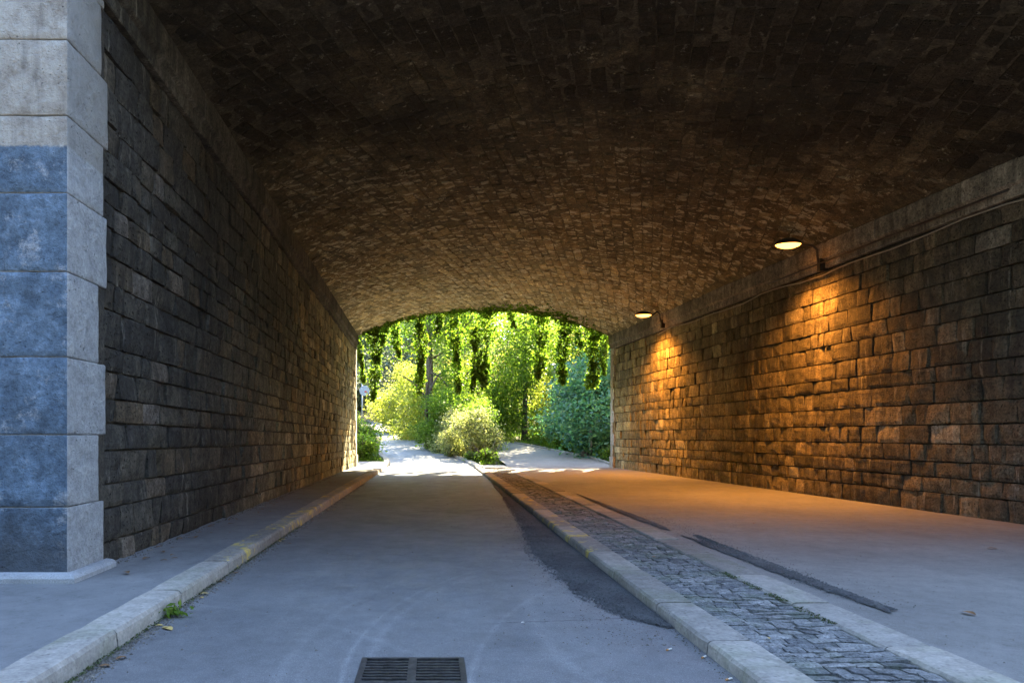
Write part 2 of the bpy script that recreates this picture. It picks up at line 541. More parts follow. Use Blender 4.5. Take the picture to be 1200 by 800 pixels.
M['leaf_gold'] = m_leaf('dry_gold_leaf', [(0.18, 0.15, 0.05), (0.34, 0.27, 0.14), (0.22, 0.24, 0.06)], 0.65)
M['grass'] = m_leaf('grass_blade', [(0.07, 0.13, 0.012), (0.11, 0.19, 0.02), (0.16, 0.22, 0.03)], 0.5)

# ------------------------------------------------------------------ plan of the place
Y0, Y1 = 5.25, 25.0                     # near and far mouths of the passage
XL = -2.77                              # left wall face
PZ = 0.12                               # left pavement level
KZ = 0.07                               # right kerb, setts and path level


def XR(y):
    return 6.35 + 0.0732 * (Y1 - y)


def ZL(y):                              # top of left cornice
    return 5.30 - 0.55 * (y - Y0) / (Y1 - Y0)


ZR = 4.74


def vault_pt(u, y, off=0.0):
    xl, xr = XL + 0.09, XR(y) - 0.09
    zl, zr = ZL(y), ZR
    rise = 0.95
    def P(u):
        s = math.sin(math.pi * min(max(u, 0), 1))
        q = 4 * u * (1 - u)
        return Vector((xl + (xr - xl) * u, y, zl + (zr - zl) * u + rise * (0.8 * q + 0.2 * math.sqrt(max(q, 0)))))
    p = P(u)
    if off:
        t = P(min(u + 0.01, 1)) - P(max(u - 0.01, 0))
        n = Vector((t.z, 0, -t.x)).normalized()          # towards the road below
        if n.z > 0:
            n = -n
        p = p + n * off
    return p


def gz(x, y):
    """ground height outside, beyond the far mouth"""
    z = 0.067 * max(0.0, min(y, 62) - 25)
    if y > 62:
        z += 0.22 * (min(y, 120) - 62)
    if y > Y1:
        xc = 0.6 - 0.0065 * max(0, min(y, 60) - 25) ** 1.75 + 2.0
        d = abs(x - xc) - 5.0
        if d > 0:
            z += min(0.32 * d * min(1, (y - Y1) / 5), 9)
    return z


def project(p):
    x, y, z = p
    if y < 0.5:
        return None
    return 508 + F * x / y, 510 - F * (z - CH) / y


def score(c, area, n):
    p = project(c)
    if p is None:
        return 0
    d = Vector((0, 0, CH)) - Vector(c)
    cosv = max(0.0, d.normalized().dot(n))
    s = area * cosv / d.length_squared
    if not (-15 < p[0] < 1215 and -15 < p[1] < 815):
        s *= 0.001
    return s


def stone_face(o, ex, ey, n, w, h, r, proud=0.0, grid=4, depth=0.06, bev=0.010, rough=0.010):
    """one dressed stone: rectangle w x h at corner o, face bulging and uneven, edges worn"""
    v = []
    f = []
    g1 = grid + 1
    seed = Vector((r.random() * 50, r.random() * 50, r.random() * 50))
    tiltx = r.uniform(-0.5, 0.5) * rough * 1.6
    tilty = r.uniform(-0.5, 0.5) * rough * 1.6
    jk = min(1.0, h / 0.22)
    jit = [(r.uniform(-0.007, 0.007) * jk, r.uniform(-0.004, 0.004) * jk) for _ in range(4)]
    for j in range(g1):
        for i in range(g1):
            a, b = i / grid, j / grid
            edge = i in (0, grid) or j in (0, grid)
            corner = i in (0, grid) and j in (0, grid)
            jx = (jit[0][0] * (1 - a) + jit[1][0] * a) * (1 - b) + (jit[2][0] * (1 - a) + jit[3][0] * a) * b
            jy = (jit[0][1] * (1 - a) + jit[1][1] * a) * (1 - b) + (jit[2][1] * (1 - a) + jit[3][1] * a) * b
            px, py = a * w + jx, b * h + jy
            if corner:
                px += bev * 0.5 * (1 if i == 0 else -1)
                py += bev * 0.5 * (1 if j == 0 else -1)
            d = proud + (a - 0.5) * tiltx * 2 + (b - 0.5) * tilty * 2
            d += noise.noise(seed + Vector((px * 6, py * 6, 0))) * rough
            if edge:
                d -= bev
            v.append(o + ex * px + ey * py + n * d)
    for j in range(grid):
        for i in range(grid):
            f.append((j * g1 + i, j * g1 + i + 1, (j + 1) * g1 + i + 1, (j + 1) * g1 + i))
    per = [i for i in range(grid)] + [grid + g1 * j for j in range(grid)] + [grid * g1 + grid - i for i in range(grid)] + [(grid - j) * g1 for j in range(grid)]
    base = len(v)
    for k in per:
        i, j = k % g1, k // g1
        q = o + ex * (i / grid * w) + ey * (j / grid * h) - n * depth
        v.append(q)
    m = len(per)
    for k in range(m):
        k2 = (k + 1) % m
        f.append((per[k], base + k, base + k2, per[k2]))
    return v, f


def place_pieces(pieces, name, mat, parent, limit=300, smooth=False):
    """pieces: (score, verts, faces) - the largest in view as objects, the rest joined"""
    pieces.sort(key=lambda q: -q[0])
    for s, v, f in pieces[:limit]:
        add(name, v, f, mat, parent, smooth=smooth)
    rest = pieces[limit:]
    if rest:
        mb = MB()
        for s, v, f in rest:
            mb.add(v, f)
        add(name, mb.v, mb.f, mat, parent, kind='stuff', smooth=smooth)


# ------------------------------------------------------------------ ground, road, pavements
def grid_sheet(name, xs, ys, zf, mat, parent=None, kind='structure'):
    v = [(x, y, zf(x, y)) for y in ys for x in xs]
    nx = len(xs)
    f = [(j * nx + i, j * nx + i + 1, (j + 1) * nx + i + 1, (j + 1) * nx + i) for j in range(len(ys) - 1) for i in range(nx - 1)]
    return add(name, v, f, mat, parent, kind=kind, smooth=True, centre=False)


def spaced(a, b, n):
    return [a + (b - a) * i / n for i in range(n + 1)]


xs = [-200, -150, -80] + spaced(-50, 50, 80) + [80, 150, 200]
ys = [-150, -100, -40, -10, 0, 10, 20] + spaced(25, 125, 70) + [160, 220]
grid_sheet('ground', xs, ys, lambda x, y: gz(x, y) - 0.02 + (0.05 * noise.noise(Vector((x, y, 0)) * 0.7) - 0.05 if y > 26 else -0.05), M['soil'])


def interp(tab, y):
    for (a, b), (c, d) in zip(tab, tab[1:]):
        if a <= y <= c:
            t = (y - a) / (c - a)
            return b + (d - b) * t
    return tab[0][1] if y < tab[0][0] else tab[-1][1]


def smooth_tab(tab, step=0.5):
    """Catmull-Rom resampling of (y, x) pairs"""
    out = []
    y = tab[0][0]
    P = [tab[0]] + tab + [tab[-1]]
    for i in range(1, len(P) - 2):
        p0, p1, p2, p3 = [Vector(q) for q in P[i - 1:i + 3]]
        n = max(1, int((p2 - p1).length / step))
        for k in range(n):
            t = k / n
            out.append(tuple(0.5 * ((2 * p1) + (p2 - p0) * t + (2 * p0 - 5 * p1 + 4 * p2 - p3) * t * t + (3 * p1 - p0 - 3 * p2 + p3) * t ** 3)))
    out.append(tab[-1])
    return out


def rz(y):
    return 0.067 * max(0.0, min(y, 62) - 25) - 0.12 * math.exp(-((y - 25) / 2.5) ** 2) * 0.0


road_l = smooth_tab([(-6, -1.77), (5, -1.77), (24.0, -1.72), (26.0, -1.62), (28.0, -1.80), (30, -2.16), (35, -2.84), (40, -3.5), (50, -5.6), (60, -8.6), (72, -14)])
road_r = smooth_tab([(-6, 1.50), (5, 1.50), (24.0, 1.50), (26.0, 1.40), (28.0, 1.12), (30, 0.73), (35, -0.34), (40, -1.27), (50, -3.1), (60, -5.5), (72, -10)])


def strip(name, left, right, ys, zf, mat, nx=6, kind='structure', parent=None):
    v = []
    for y in ys:
        a, b = interp(left, y), interp(right, y)
        for i in range(nx + 1):
            x = a + (b - a) * i / nx
            v.append((x, y, zf(x, y)))
    f = [(j * (nx + 1) + i, j * (nx + 1) + i + 1, (j + 1) * (nx + 1) + i + 1, (j + 1) * (nx + 1) + i) for j in range(len(ys) - 1) for i in range(nx)]
    return add(name, v, f, mat, parent, kind=kind, smooth=True, centre=False)


ys_r = spaced(-6, 24, 40) + spaced(24.5, 72, 80)
# the drain cut leaves a hole in the road sheet: build the road in pieces round it
GX0, GX1, GY0, GY1 = -0.385, 0.165, 3.40, 3.78
ra = strip('road', road_l, road_r, [y for y in spaced(3.78, 24, 30)] + spaced(24.5, 72, 80), lambda x, y: rz(y), M['road'])
# near piece joined in the same mesh would overlap nothing: front, left and right of the drain
mbr = MB()
for (a, b, c, d) in ((-1.8, 1.55, -6, GY0), (-1.8, GX0, GY0, GY1), (GX1, 1.55, GY0, GY1)):
    mbr.add([(a, c, 0), (b, c, 0), (b, d, 0), (a, d, 0)], [(0, 1, 2, 3)])
mbr.add([(-1.8, GY1, 0.0), (-1.77, GY1, 0), (-1.77, 24, 0), (-1.8, 24, 0)], [(0, 1, 2, 3)])
me = mesh_from('road_near', [Vector(v) for v in mbr.v], mbr.f, M['road'])
# merge into the road mesh so that the road is one object
import bmesh
bm = bmesh.new()
bm.from_mesh(ra.data)
bm.from_mesh(me)
bm.to_mesh(ra.data)
bm.free()
bpy.data.meshes.remove(me)

strip('left_pavement', [(-6, XL - 0.05), (5.2, XL - 0.05), (26.6, XL - 0.05)], [(-6, -1.99), (23.5, -1.99), (26.6, -1.85)], spaced(Y0 + 0.05, 26.6, 30), lambda x, y: PZ - 0.012 + rz(y), M['pavement'])
v, f = box(-9, -1.99, -6, Y0 + 0.05, -0.03, PZ - 0.012)
add('left_forecourt_pavement', v, f, M['pavement'], kind='structure')
# right-hand path, inside then bending away outside
path_l = smooth_tab([(-6, 2.672), (24, 2.672), (26.5, 2.62), (29, 2.65), (32, 2.9), (34, 2.6), (37, 1.5), (42, -0.2), (50, -2.2)])
path_r = smooth_tab([(-6, XR(-6) + .02), (24.9, XR(24.9) + .02), (25.6, 6.5), (28.4, 6.25), (31.2, 5.55), (33.6, 4.9), (37, 3.8), (42, 2.2), (50, 0.4)])
strip('path', path_l, path_r, spaced(-6, 24.9, 40) + spaced(25.2, 50, 50), lambda x, y: KZ - 0.004 + rz(y) + (0.003 * noise.noise(Vector((x, y, 3)) * 0.6)), M['path'], nx=10)
# bedding under setts and flush stones
v, f = box(1.52, 2.72, -6, 24.2, -0.03, KZ - 0.022)
add('sett_bedding', v, f, M['bedding'], kind='structure')


# rough dark patches of loose asphalt along the kerbs
def patch(name, pts, z, mat):
    v = [(x, y, z) for x, y in pts]
    f = [tuple(range(len(pts)))]
    return add(name, v, f, mat, kind='structure')


def ragged(cl, width, seed, zbase, name):
    """irregular tongue of rough asphalt: cl list of (x_edge, y, width)"""
    r = random.Random(seed)
    n = len(cl)
    v = []
    f = []
    K = 16
    pts = smooth_tab([(y, x) for x, y, w in cl], 0.03)
    wid = smooth_tab([(y, w) for x, y, w in cl], 0.03)
    for k, (y, x) in enumerate(pts):
        w = interp(wid, y)
        w = max(0.01, w * (1 + 0.30 * noise.noise(Vector((y * 2.3, seed, 0))) + 0.22 * noise.noise(Vector((y * 9, seed, 1))) + 0.16 * noise.noise(Vector((y * 31, seed, 2)))))
        for i in range(K):
            t = i / (K - 1)
            hgt = 0.008 * math.sin(math.pi * t) + 0.022 * abs(noise.noise(Vector((x + w * t, y, 0)) * 19)) * min(1, 4 * math.sin(math.pi * t))
            v.append((x - w * t, y, zbase + 0.004 + max(0, hgt) * min(1, w / 0.1)))
    for k in range(len(pts) - 1):
        for i in range(K - 1):
            f.append((k * K + i, (k + 1) * K + i, (k + 1) * K + i + 1, k * K + i + 1))
    return add(name, v, f, M['patch'], kind='structure', smooth=False)


def gpt(px, py, z=0.0):
    y = F * (CH - z) / (py - 510)
    return ((px - 508) * y / F, y)


ragged([(1.50, 4.35, 0.02), (1.50, 4.6, 0.22), (1.50, 5.2, 0.36), (1.50, 6.0, 0.42), (1.50, 7.0, 0.48), (1.50, 8.2, 0.40), (1.50, 10, 0.28), (1.50, 12.5, 0.18), (1.50, 16, 0.10), (1.50, 18, 0.02)], 0, 3, 0.0, 'rough_asphalt_patch')
ragged([(2.92, 4.45, 0.02), (2.98, 4.7, 0.09), (2.97, 5.3, 0.13), (2.94, 6.2, 0.14), (2.89, 7.2, 0.10), (2.82, 7.9, 0.03)], 0, 5, KZ, 'rough_asphalt_patch')
ragged([(2.82, 8.3, 0.02), (2.86, 8.8, 0.12), (2.86, 9.8, 0.14), (2.82, 11.5, 0.10), (2.78, 13.5, 0.02)], 0, 8, KZ, 'rough_asphalt_patch')


# ------------------------------------------------------------------ kerbs
def kerb_stone(p0, p1, nrm, w, z0, z1, r, bev=0.02, seg=8):
    """stone from p0 to p1 (road-side edge), extending by nrm*w, rounded road-side arris"""
    p0 = Vector(p0)
    p1 = Vector(p1)
    v = []
    f = []
    sx = Vector((r.random() * 50, r.random() * 50, 0))
    prof = [(0.0, 0.0), (0.002, 0.55), (0.006, 0.8), (0.020, 0.96), (0.045, 1.0), (0.5 * w, 1.0), (w - 0.008, 1.0), (w, 0.94), (w, 0.0)]
    dz = r.uniform(-0.004, 0.004)
    for i in range(seg + 1):
        t = i / seg
        c = p0.lerp(p1, t)
        sq = 0.006 if i in (0, seg) else 0.0
        for (a, b) in prof:
            zz = z0 + (z1 - z0 + dz) * b
            nn = noise.noise(sx + Vector((t * 9, a * 20, b * 3))) * 0.004 * (1 if b > 0.3 else 0)
            v.append((c.x + nrm[0] * (a + nn + (sq if b > .5 and a < .1 else 0)), c.y + nrm[1] * (a + nn), c.z + zz + nn * 0.6 - (sq if b > 0.9 else 0)))
    m = len(prof)
    for i in range(seg):
        for k in range(m - 1):
            f.append((i * m + k, (i + 1) * m + k, (i + 1) * m + k + 1, i * m + k + 1))
    f.append(tuple(range(m)))
    f.append(tuple(seg * m + k for k in range(m))[::-1])
    return v, f


def kerb_line(name, tab, y0, y1, side, w, z0, z1, zf, mat, parent=None, lmin=0.85, lmax=1.15, seed=1, gap=0.014, piece='kerb_stone', seg=8):
    """side=-1: stone lies to -x of the edge curve"""
    r = random.Random(seed)
    root = bpy.data.objects.new(name, None)
    C.objects.link(root)
    root.location = (interp(tab, y0), y0, 0)
    root['kind'] = 'structure'
    y = y0
    while y < y1 - 0.1:
        L = r.uniform(lmin, lmax)
        ya, yb = y + gap, min(y + L, y1)
        pa = Vector((interp(tab, ya), ya, zf(ya)))
        pb = Vector((interp(tab, yb), yb, zf(yb)))
        d = (pb - pa)
        nrm = Vector((d.y, -d.x, 0)).normalized() * side
        if side < 0:
            vv, ff = kerb_stone(pa, pb, nrm, w, z0, z1, r, seg=seg)
        else:
            vv, ff = kerb_stone(pa, pb, nrm, w, z0, z1, r, seg=seg)
            ff = [q[::-1] for q in ff]
        add(piece, vv, ff, M['kerb_painted'] if (mat is M['kerb'] and piece == 'kerb_stone' and 6 < ya < 19) else mat, root, smooth=False)
        y = yb
    return root


kerb_line('left_kerb', road_l, -3, 30.5, -1, 0.23, -0.03, PZ, rz, M['kerb'], seed=4)
kerb_line('right_kerb', road_r, -3, 62, 1, 0.25, -0.03, KZ + 0.01, rz, M['kerb'], seed=6)
kerb_line('flush_stone_strip', [(-6, 2.41), (24.2, 2.41)], -3, 24.2, 1, 0.27, -0.02, KZ + 0.006, rz, M['kerb'], seed=9, piece='strip_stone')
kerb_line('path_edging', path_r, 25.9, 36, 1, 0.12, -0.03, 0.14, rz, M['kerb'], seed=12, piece='edging_stone', seg=3)
v, f = box(1.77, 2.66, 24.22, 26.45, -0.03, KZ + 0.012)
add('concrete_apron', v, f, M['apron'], kind='structure')

# setts
sett_root = bpy.data.objects.new('sett_strip', None)
C.objects.link(sett_root)
sett_root.location = (2.08, 12, 0)
sett_root['kind'] = 'structure'
pieces = []
r = random.Random(21)
y = 2.6
row = 0
while y < 24.1:
    d = r.uniform(0.072, 0.098)
    x = 1.76 + r.uniform(-0.0, 0.0)
    skew = r.uniform(-0.012, 0.012)
    while x < 2.40:
        w = r.uniform(0.10, 0.17)
        if 2.405 - (x + w) < 0.08:
            w = 2.405 - x
        o = Vector((x + 0.005, y + 0.005 + skew * (x - 2.0), KZ - 0.006))
        g_ = 3 if y < 9 else 2
        v, f = stone_face(o, Vector((1, 0, 0)), Vector((0, 1, 0)), Vector((0, 0, 1)), w - 0.010, d - 0.010, r, proud=r.uniform(-0.003, 0.004), grid=g_, depth=0.03, bev=0.006, rough=0.006)
        pieces.append((score(o, w * d, Vector((0, 0, 1))), v, f))
        x += w
    y += d
place_pieces(pieces, 'sett', M['paver'], sett_root)

# ------------------------------------------------------------------ long walls
def wall_courses(z0, z1, r):
    zs = [z0]
    while zs[-1] < z1 - 0.14:
        zs.append(zs[-1] + r.choice([0.20, 0.23, 0.26, 0.28, 0.31]))
    sc = (z1 - z0) / (zs[-1] - z0)
    return [z0 + (z - z0) * sc for z in zs]


def tunnel_wall(root, P, n, s_of, s0, s1, z0, ztop, mat, seed, quoin_start, quoin_end):
    """P(y, z) gives a point; stones run along y"""
    r = random.Random(seed)
    zs = wall_courses(z0, ztop(s0), r)
    pieces = []
    H = zs[-1] - z0
    for k in range(len(zs) - 1):
        y = s0 + quoin_start(zs[k])
        yend = s1 - quoin_end(zs[k])
        while y < yend - 0.02:
            L = r.choice([0.22, 0.28, 0.34, 0.40, 0.48, 0.58]) * r.uniform(0.9, 1.1)
            if yend - (y + L) < 0.18:
                L = yend - y
            ym = y + L / 2
            sc = (ztop(ym) - z0) / H
            za, zb = z0 + (zs[k] - z0) * sc, z0 + (zs[k + 1] - z0) * sc
            wob = 0.006 * noise.noise(Vector((ym * 0.8, zs[k] * 3, seed)))
            gap = 0.007 + r.random() * 0.004
            o = P(y + gap, za + gap + wob)
            ex = (P(y + 1, za) - P(y, za)).normalized()
            near = ym < 14
            v, f = stone_face(o, ex, Vector((0, 0, 1)), n, L - 2 * gap, (zb - za) - 2 * gap, r, proud=r.uniform(-0.012, 0.014), grid=5 if near else 3, depth=0.09, bev=0.010, rough=0.016)
            pieces.append((score(P(ym, (za + zb) / 2), L * (zb - za), n), v, f))
            y += L
    place_pieces(pieces, 'stone', mat, root)


def q_alt(z):
    return 0


left_wall = thing('stone_wall', 'long dark left tunnel wall of rough squared stones above the narrow pavement', 'wall', (XL, 15, PZ))
right_wall = thing('stone_wall', 'long right tunnel wall of pitted stones lit orange by two lamps', 'wall', (7.0, 15, KZ))

NR = Vector((-1, -0.0732, 0)).normalized()
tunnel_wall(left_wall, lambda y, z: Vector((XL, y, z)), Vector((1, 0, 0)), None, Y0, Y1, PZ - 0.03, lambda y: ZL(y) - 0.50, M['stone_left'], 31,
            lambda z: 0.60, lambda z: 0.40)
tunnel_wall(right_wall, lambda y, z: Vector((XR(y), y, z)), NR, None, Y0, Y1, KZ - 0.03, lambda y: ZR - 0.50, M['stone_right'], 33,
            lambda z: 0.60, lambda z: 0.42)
# mortar bedding behind the stones
add('mortar', [(XL - 0.045, Y0 + .3, -0.02), (XL - 0.045, Y1 - 0.1, -0.02), (XL - 0.045, Y1 - 0.1, ZL(Y1)), (XL - 0.045, Y0 + .3, ZL(Y0))], [(0, 1, 2, 3)], M['mortar'], left_wall)
add('mortar', [(XR(Y0) + 0.045, Y0 + .3, -0.02), (XR(Y1) + 0.045, Y1 - 0.1, -0.02), (XR(Y1) + 0.045, Y1 - 0.1, ZR), (XR(Y0) + 0.045, Y0 + .3, ZR)], [(3, 2, 1, 0)], M['mortar'], right_wall)


# cornices: long projecting blocks with a drip fillet
def cornice(root, P, n, ztop, h, seed, mat):
    r = random.Random(seed)
    y = Y0
    while y < Y1 - 0.01:
        L = r.uniform(0.75, 1.15)
        if Y1 - (y + L) < 0.4:
            L = Y1 - y
        ya, yb = y + 0.004, y + L - 0.004
        pr = r.uniform(-0.006, 0.006)
        prof = [(-0.04, 0.0), (0.035 + pr, 0.0), (0.045 + pr, 0.012), (0.05 + pr, 0.14), (0.085 + pr, 0.16), (0.10 + pr, 0.175), (0.10 + pr, h - 0.012), (0.088 + pr, h), (-0.04, h)]
        v = []
        S_ = 4
        sd_ = r.random() * 50
        for i in range(S_ + 1):
            yy = ya + (yb - ya) * i / S_
            for (a, b) in prof:
                nn = 0.006 * noise.noise(Vector((yy * 5, b * 9, sd_))) if a > 0 else 0
                p = P(yy, ztop(yy) - h + b) + n * (a + nn)
                v.append(p)
        m = len(prof)
        f = []
        for i in range(S_):
            for k in range(m - 1):
                f.append((i * m + k, i * m + k + 1, (i + 1) * m + k + 1, (i + 1) * m + k))
        f.append(tuple(range(m))[::-1])
        f.append(tuple(S_ * m + k for k in range(m)))
        add('cornice_block', v, f, mat, root)
        y += L


cornice(left_wall, lambda y, z: Vector((XL, y, z)), Vector((1, 0, 0)), ZL, 0.47, 41, M['cornice_dark'])
cornice(right_wall, lambda y, z: Vector((XR(y), y, z)), NR, lambda y: ZR, 0.47, 43, M['cornice'])

# ------------------------------------------------------------------ vault
vault = thing('stone_vault', 'low curved tunnel ceiling of dark skewed brick-sized stones', 'vault', (2.3, 15, 4.7))
NU, NV = 48, 30
v = []
f = []
for j in range(NV + 1):
    yy = Y0 + (Y1 - Y0) * j / NV
    for i in range(NU + 1):
        v.append(vault_pt(i / NU, yy, 0.002))
for j in range(NV):
    for i in range(NU):
        f.append((j * (NU + 1) + i, (j + 1) * (NU + 1) + i, (j + 1) * (NU + 1) + i + 1, j * (NU + 1) + i + 1))
add('mortar', v, f, M['vault_mortar'], vault, smooth=True)
pieces = []
r = random.Random(51)
ANG = math.radians(17)
ca, sa = math.cos(ANG), math.sin(ANG)
# course axis direction in (metres across, metres along): (sin, cos)
cw = 0.205
kmin, kmax = int(-12 / cw), int(20 / cw)
for k in range(kmin, kmax):
    t = -10 + r.random()
    cwk = cw
    while t < 34:
        L = r.choice([0.24, 0.32, 0.40, 0.50]) * r.uniform(0.9, 1.1)
        a0, b0 = k * cw, t
        corners = [(a0 + 0.010, b0 + 0.008), (a0 + cw - 0.010, b0 + 0.008), (a0 + cw - 0.010, b0 + L - 0.008), (a0 + 0.010, b0 + L - 0.008)]
        W = 10.2
        uv = [((a * ca + b * sa), (-a * sa + b * ca)) for a, b in corners]
        cu = sum(q[0] for q in uv) / 4
        cy = sum(q[1] for q in uv) / 4
        t += L
        if not (Y0 + 0.1 < cy < Y1 - 0.12):
            continue
        Wy = (XR(cy) - XL - 0.18)
        u0 = cu / Wy
        if not (0.004 < u0 < 0.996):
            continue
        proud = r.uniform(0.006, 0.036)
        G = 4 if cy < 14 else 3
        vs = []
        # small uneven patch mapped on the curved surface
        tl = [r.uniform(-0.012, 0.012) for _ in range(4)]
        sv = Vector((r.random() * 60, r.random() * 60, r.random() * 60))
        for j in range(G + 1):
            for i in range(G + 1):
                aa, bb = i / G, j / G
                x_ = (uv[0][0] * (1 - aa) + uv[1][0] * aa) * (1 - bb) + (uv[3][0] * (1 - aa) + uv[2][0] * aa) * bb
                y_ = (uv[0][1] * (1 - aa) + uv[1][1] * aa) * (1 - bb) + (uv[3][1] * (1 - aa) + uv[2][1] * aa) * bb
                y_ = min(max(y_, Y0 + 0.01), Y1 - 0.01)
                uu = min(max(x_ / Wy, 0.0), 1.0)
                edge = i in (0, G) or j in (0, G)
                hgt = proud + (tl[0] * (1 - aa) + tl[1] * aa) * (1 - bb) + (tl[2] * (1 - aa) + tl[3] * aa) * bb - (0.012 if edge else 0) + 0.022 * noise.noise(sv + Vector((x_, y_, 0)) * 7)
                vs.append(vault_pt(uu, y_, hgt))
        n1_ = (G + 1)
        fs = [(j * n1_ + i, (j + 1) * n1_ + i, (j + 1) * n1_ + i + 1, j * n1_ + i + 1) for j in range(G) for i in range(G)]
        per = [i for i in range(G)] + [G + n1_ * j for j in range(G)] + [G * n1_ + G - i for i in range(G)] + [(G - j) * n1_ for j in range(G)]
        b_ = len(vs)
        cc = sum((Vector(q) for q in vs), Vector()) / len(vs)
        for q in per:
            p = vs[q]
            vs.append(Vector((p.x, p.y, p.z + 0.05)))
        mm = len(per)
        for q in range(mm):
            q2 = (q + 1) % mm
            fs.append((per[q], per[q2], b_ + q2, b_ + q))
        nn = Vector((0, 0, -1))
        pieces.append((score(cc, cw * L, nn), vs, fs))
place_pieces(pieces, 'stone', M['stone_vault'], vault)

# ------------------------------------------------------------------ corner pier at the near mouth, quoins at the far mouth
def ashlar(x0, x1, y0, y1, z0, z1, r, sub=8, bev=0.006, amp=0.005):
    """solid dressed block with rounded arrises and uneven faces"""
    def loops(a, b):
        n_ = max(2, int((b - a) / 0.05))
        return [a, a + 0.012] + [a + 0.012 + (b - a - 0.024) * q / n_ for q in range(1, n_)] + [b - 0.012, b]
    gx, gy, gz_ = loops(x0, x1), loops(y0, y1), loops(z0, z1)
    nx, ny, nz = len(gx) - 1, len(gy) - 1, len(gz_) - 1
    idx = {}
    v = []
    f = []
    seed = Vector((r.random() * 40, r.random() * 40, r.random() * 40))
    def vert(i, j, k):
        key = (i, j, k)
        if key in idx:
            return idx[key]
        p = Vector((gx[i], gy[j], gz_[k]))
        on = [(i == 0) - (i == nx), (j == 0) - (j == ny), (k == 0) - (k == nz)]
        cnt = sum(1 for q in on if q)
        d = Vector(on)
        if cnt >= 2:
            p += d * bev * (0.6 if cnt == 2 else 0.8) * (1 + 0.8 * noise.noise(seed + p * 5))
        p -= d.normalized() * (noise.noise(seed + p * 3.5) * amp * 0.7 + noise.noise(seed + p * 13) * amp * 0.8)
        idx[key] = len(v)
        v.append(p)
        return idx[key]
    for j in range(ny):
        for i in range(nx):
            f.append((vert(i, j, 0), vert(i, j + 1, 0), vert(i + 1, j + 1, 0), vert(i + 1, j, 0)))
            f.append((vert(i, j, nz), vert(i + 1, j, nz), vert(i + 1, j + 1, nz), vert(i, j + 1, nz)))
    for k in range(nz):
        for i in range(nx):
            f.append((vert(i, 0, k), vert(i + 1, 0, k), vert(i + 1, 0, k + 1), vert(i, 0, k + 1)))
            f.append((vert(i, ny, k), vert(i, ny, k + 1), vert(i + 1, ny, k + 1), vert(i + 1, ny, k)))
        for j in range(ny):
            f.append((vert(0, j, k), vert(0, j, k + 1), vert(0, j + 1, k + 1), vert(0, j + 1, k)))
            f.append((vert(nx, j, k), vert(nx, j + 1, k), vert(nx, j + 1, k + 1), vert(nx, j, k + 1)))
    return v, f


pier = thing('corner_pier', 'pale ashlar corner pier at the left edge, its front painted grey-blue below', 'pier', (-3.2, 5.5, PZ))
pz = [PZ - 0.03, 0.663, 1.207, 1.79, 2.43, 3.02, 3.60, 4.17, 4.75, 5.33, 5.92]
r = random.Random(61)
for k in range(len(pz) - 1):
    d = [0.59, 0.50, 0.62, 0.50, 0.64, 0.58, 0.66, 0.55, 0.6, 0.5][k]
    top = pz[k + 1] - 0.003
    xr_ = XL + 0.022
    w = [1.35, 1.1][k % 2]
    v, f = ashlar(XL - w, xr_, Y0, Y0 + d, pz[k], top, r)
    add('ashlar_block', v, f, M['pier'], pier, smooth=True)
    x = XL - w
    for q in range(3):
        w2 = r.uniform(0.85, 1.2)
        v, f = ashlar(x - w2, x - 0.005, Y0 + 0.004, Y0 + 0.3, pz[k], top, r)
        add('ashlar_block', v, f, M['pier'], pier, smooth=True)
        x -= w2
# dark joint backing
v, f = box(-7.5, XL + 0.008, Y0 + 0.018, Y0 + 0.62, PZ - 0.02, 5.9)
add('mortar', v, f, M['mortar'], pier)
# rounded concrete skirting at the foot
prof = [(0.0, 0.0), (0.085, 0.0), (0.085, 0.035), (0.07, 0.055), (0.045, 0.065), (0.0, 0.07)]
path = [(-7.5, Y0, -1), (-2.735, Y0, 0), (-2.735, Y0 + 0.60, 1)]
v = []
for (x, y, c) in path:
    for (a, b) in prof:
        if c == -1:
            v.append((x, y - a, PZ - 0.014 + b))
        elif c == 0:
            v.append((x + a, y - a, PZ - 0.014 + b))
        else:
            v.append((x + a, y, PZ - 0.014 + b))
m = len(prof)
f = [(i * m + k, (i + 1) * m + k, (i + 1) * m + k + 1, i * m + k + 1) for i in range(2) for k in range(m - 1)]
f.append(tuple(2 * m + k for k in range(m))[::-1])
add('skirting', v, f, M['plinth'], pier)


def far_quoins(root, P, n, z0, zt, seed):
    r = random.Random(seed)
    z = z0 + 0.42
    # plinth block
    hs = []
    k = 0
    while z < zt - 0.1:
        h = min(0.40, zt - z)
        hs.append((z, z + h, 0.40 if k % 2 else 0.26))
        z += h
        k += 1
    hs.append((z0, z0 + 0.42, 0.40))
    for (a, b, L) in hs:
        pl = a == z0
        pr = 0.07 if pl else 0.03
        g_ = 0.004
        q = [P(Y1 - L + g_, a + g_), P(Y1, a + g_), P(Y1, b - g_), P(Y1 - L + g_, b - g_)]
        v = [p + n * pr for p in q] + [p - n * 0.3 for p in q]
        f = [(0, 1, 2, 3), (7, 6, 5, 4), (0, 4, 5, 1), (1, 5, 6, 2), (2, 6, 7, 3), (3, 7, 4, 0)]
        add('quoin', v, f, M['quoin'], root)
        if L < 0.39:      # narrow quoin: a wall stone fills the step
            q = [P(Y1 - 0.40 + g_, a + g_), P(Y1 - L - g_, a + g_), P(Y1 - L - g_, b - g_), P(Y1 - 0.40 + g_, b - g_)]
            v = [p + n * 0.0 for p in q] + [p - n * 0.1 for p in q]
            add('stone', v, f, M['stone_right'], root)


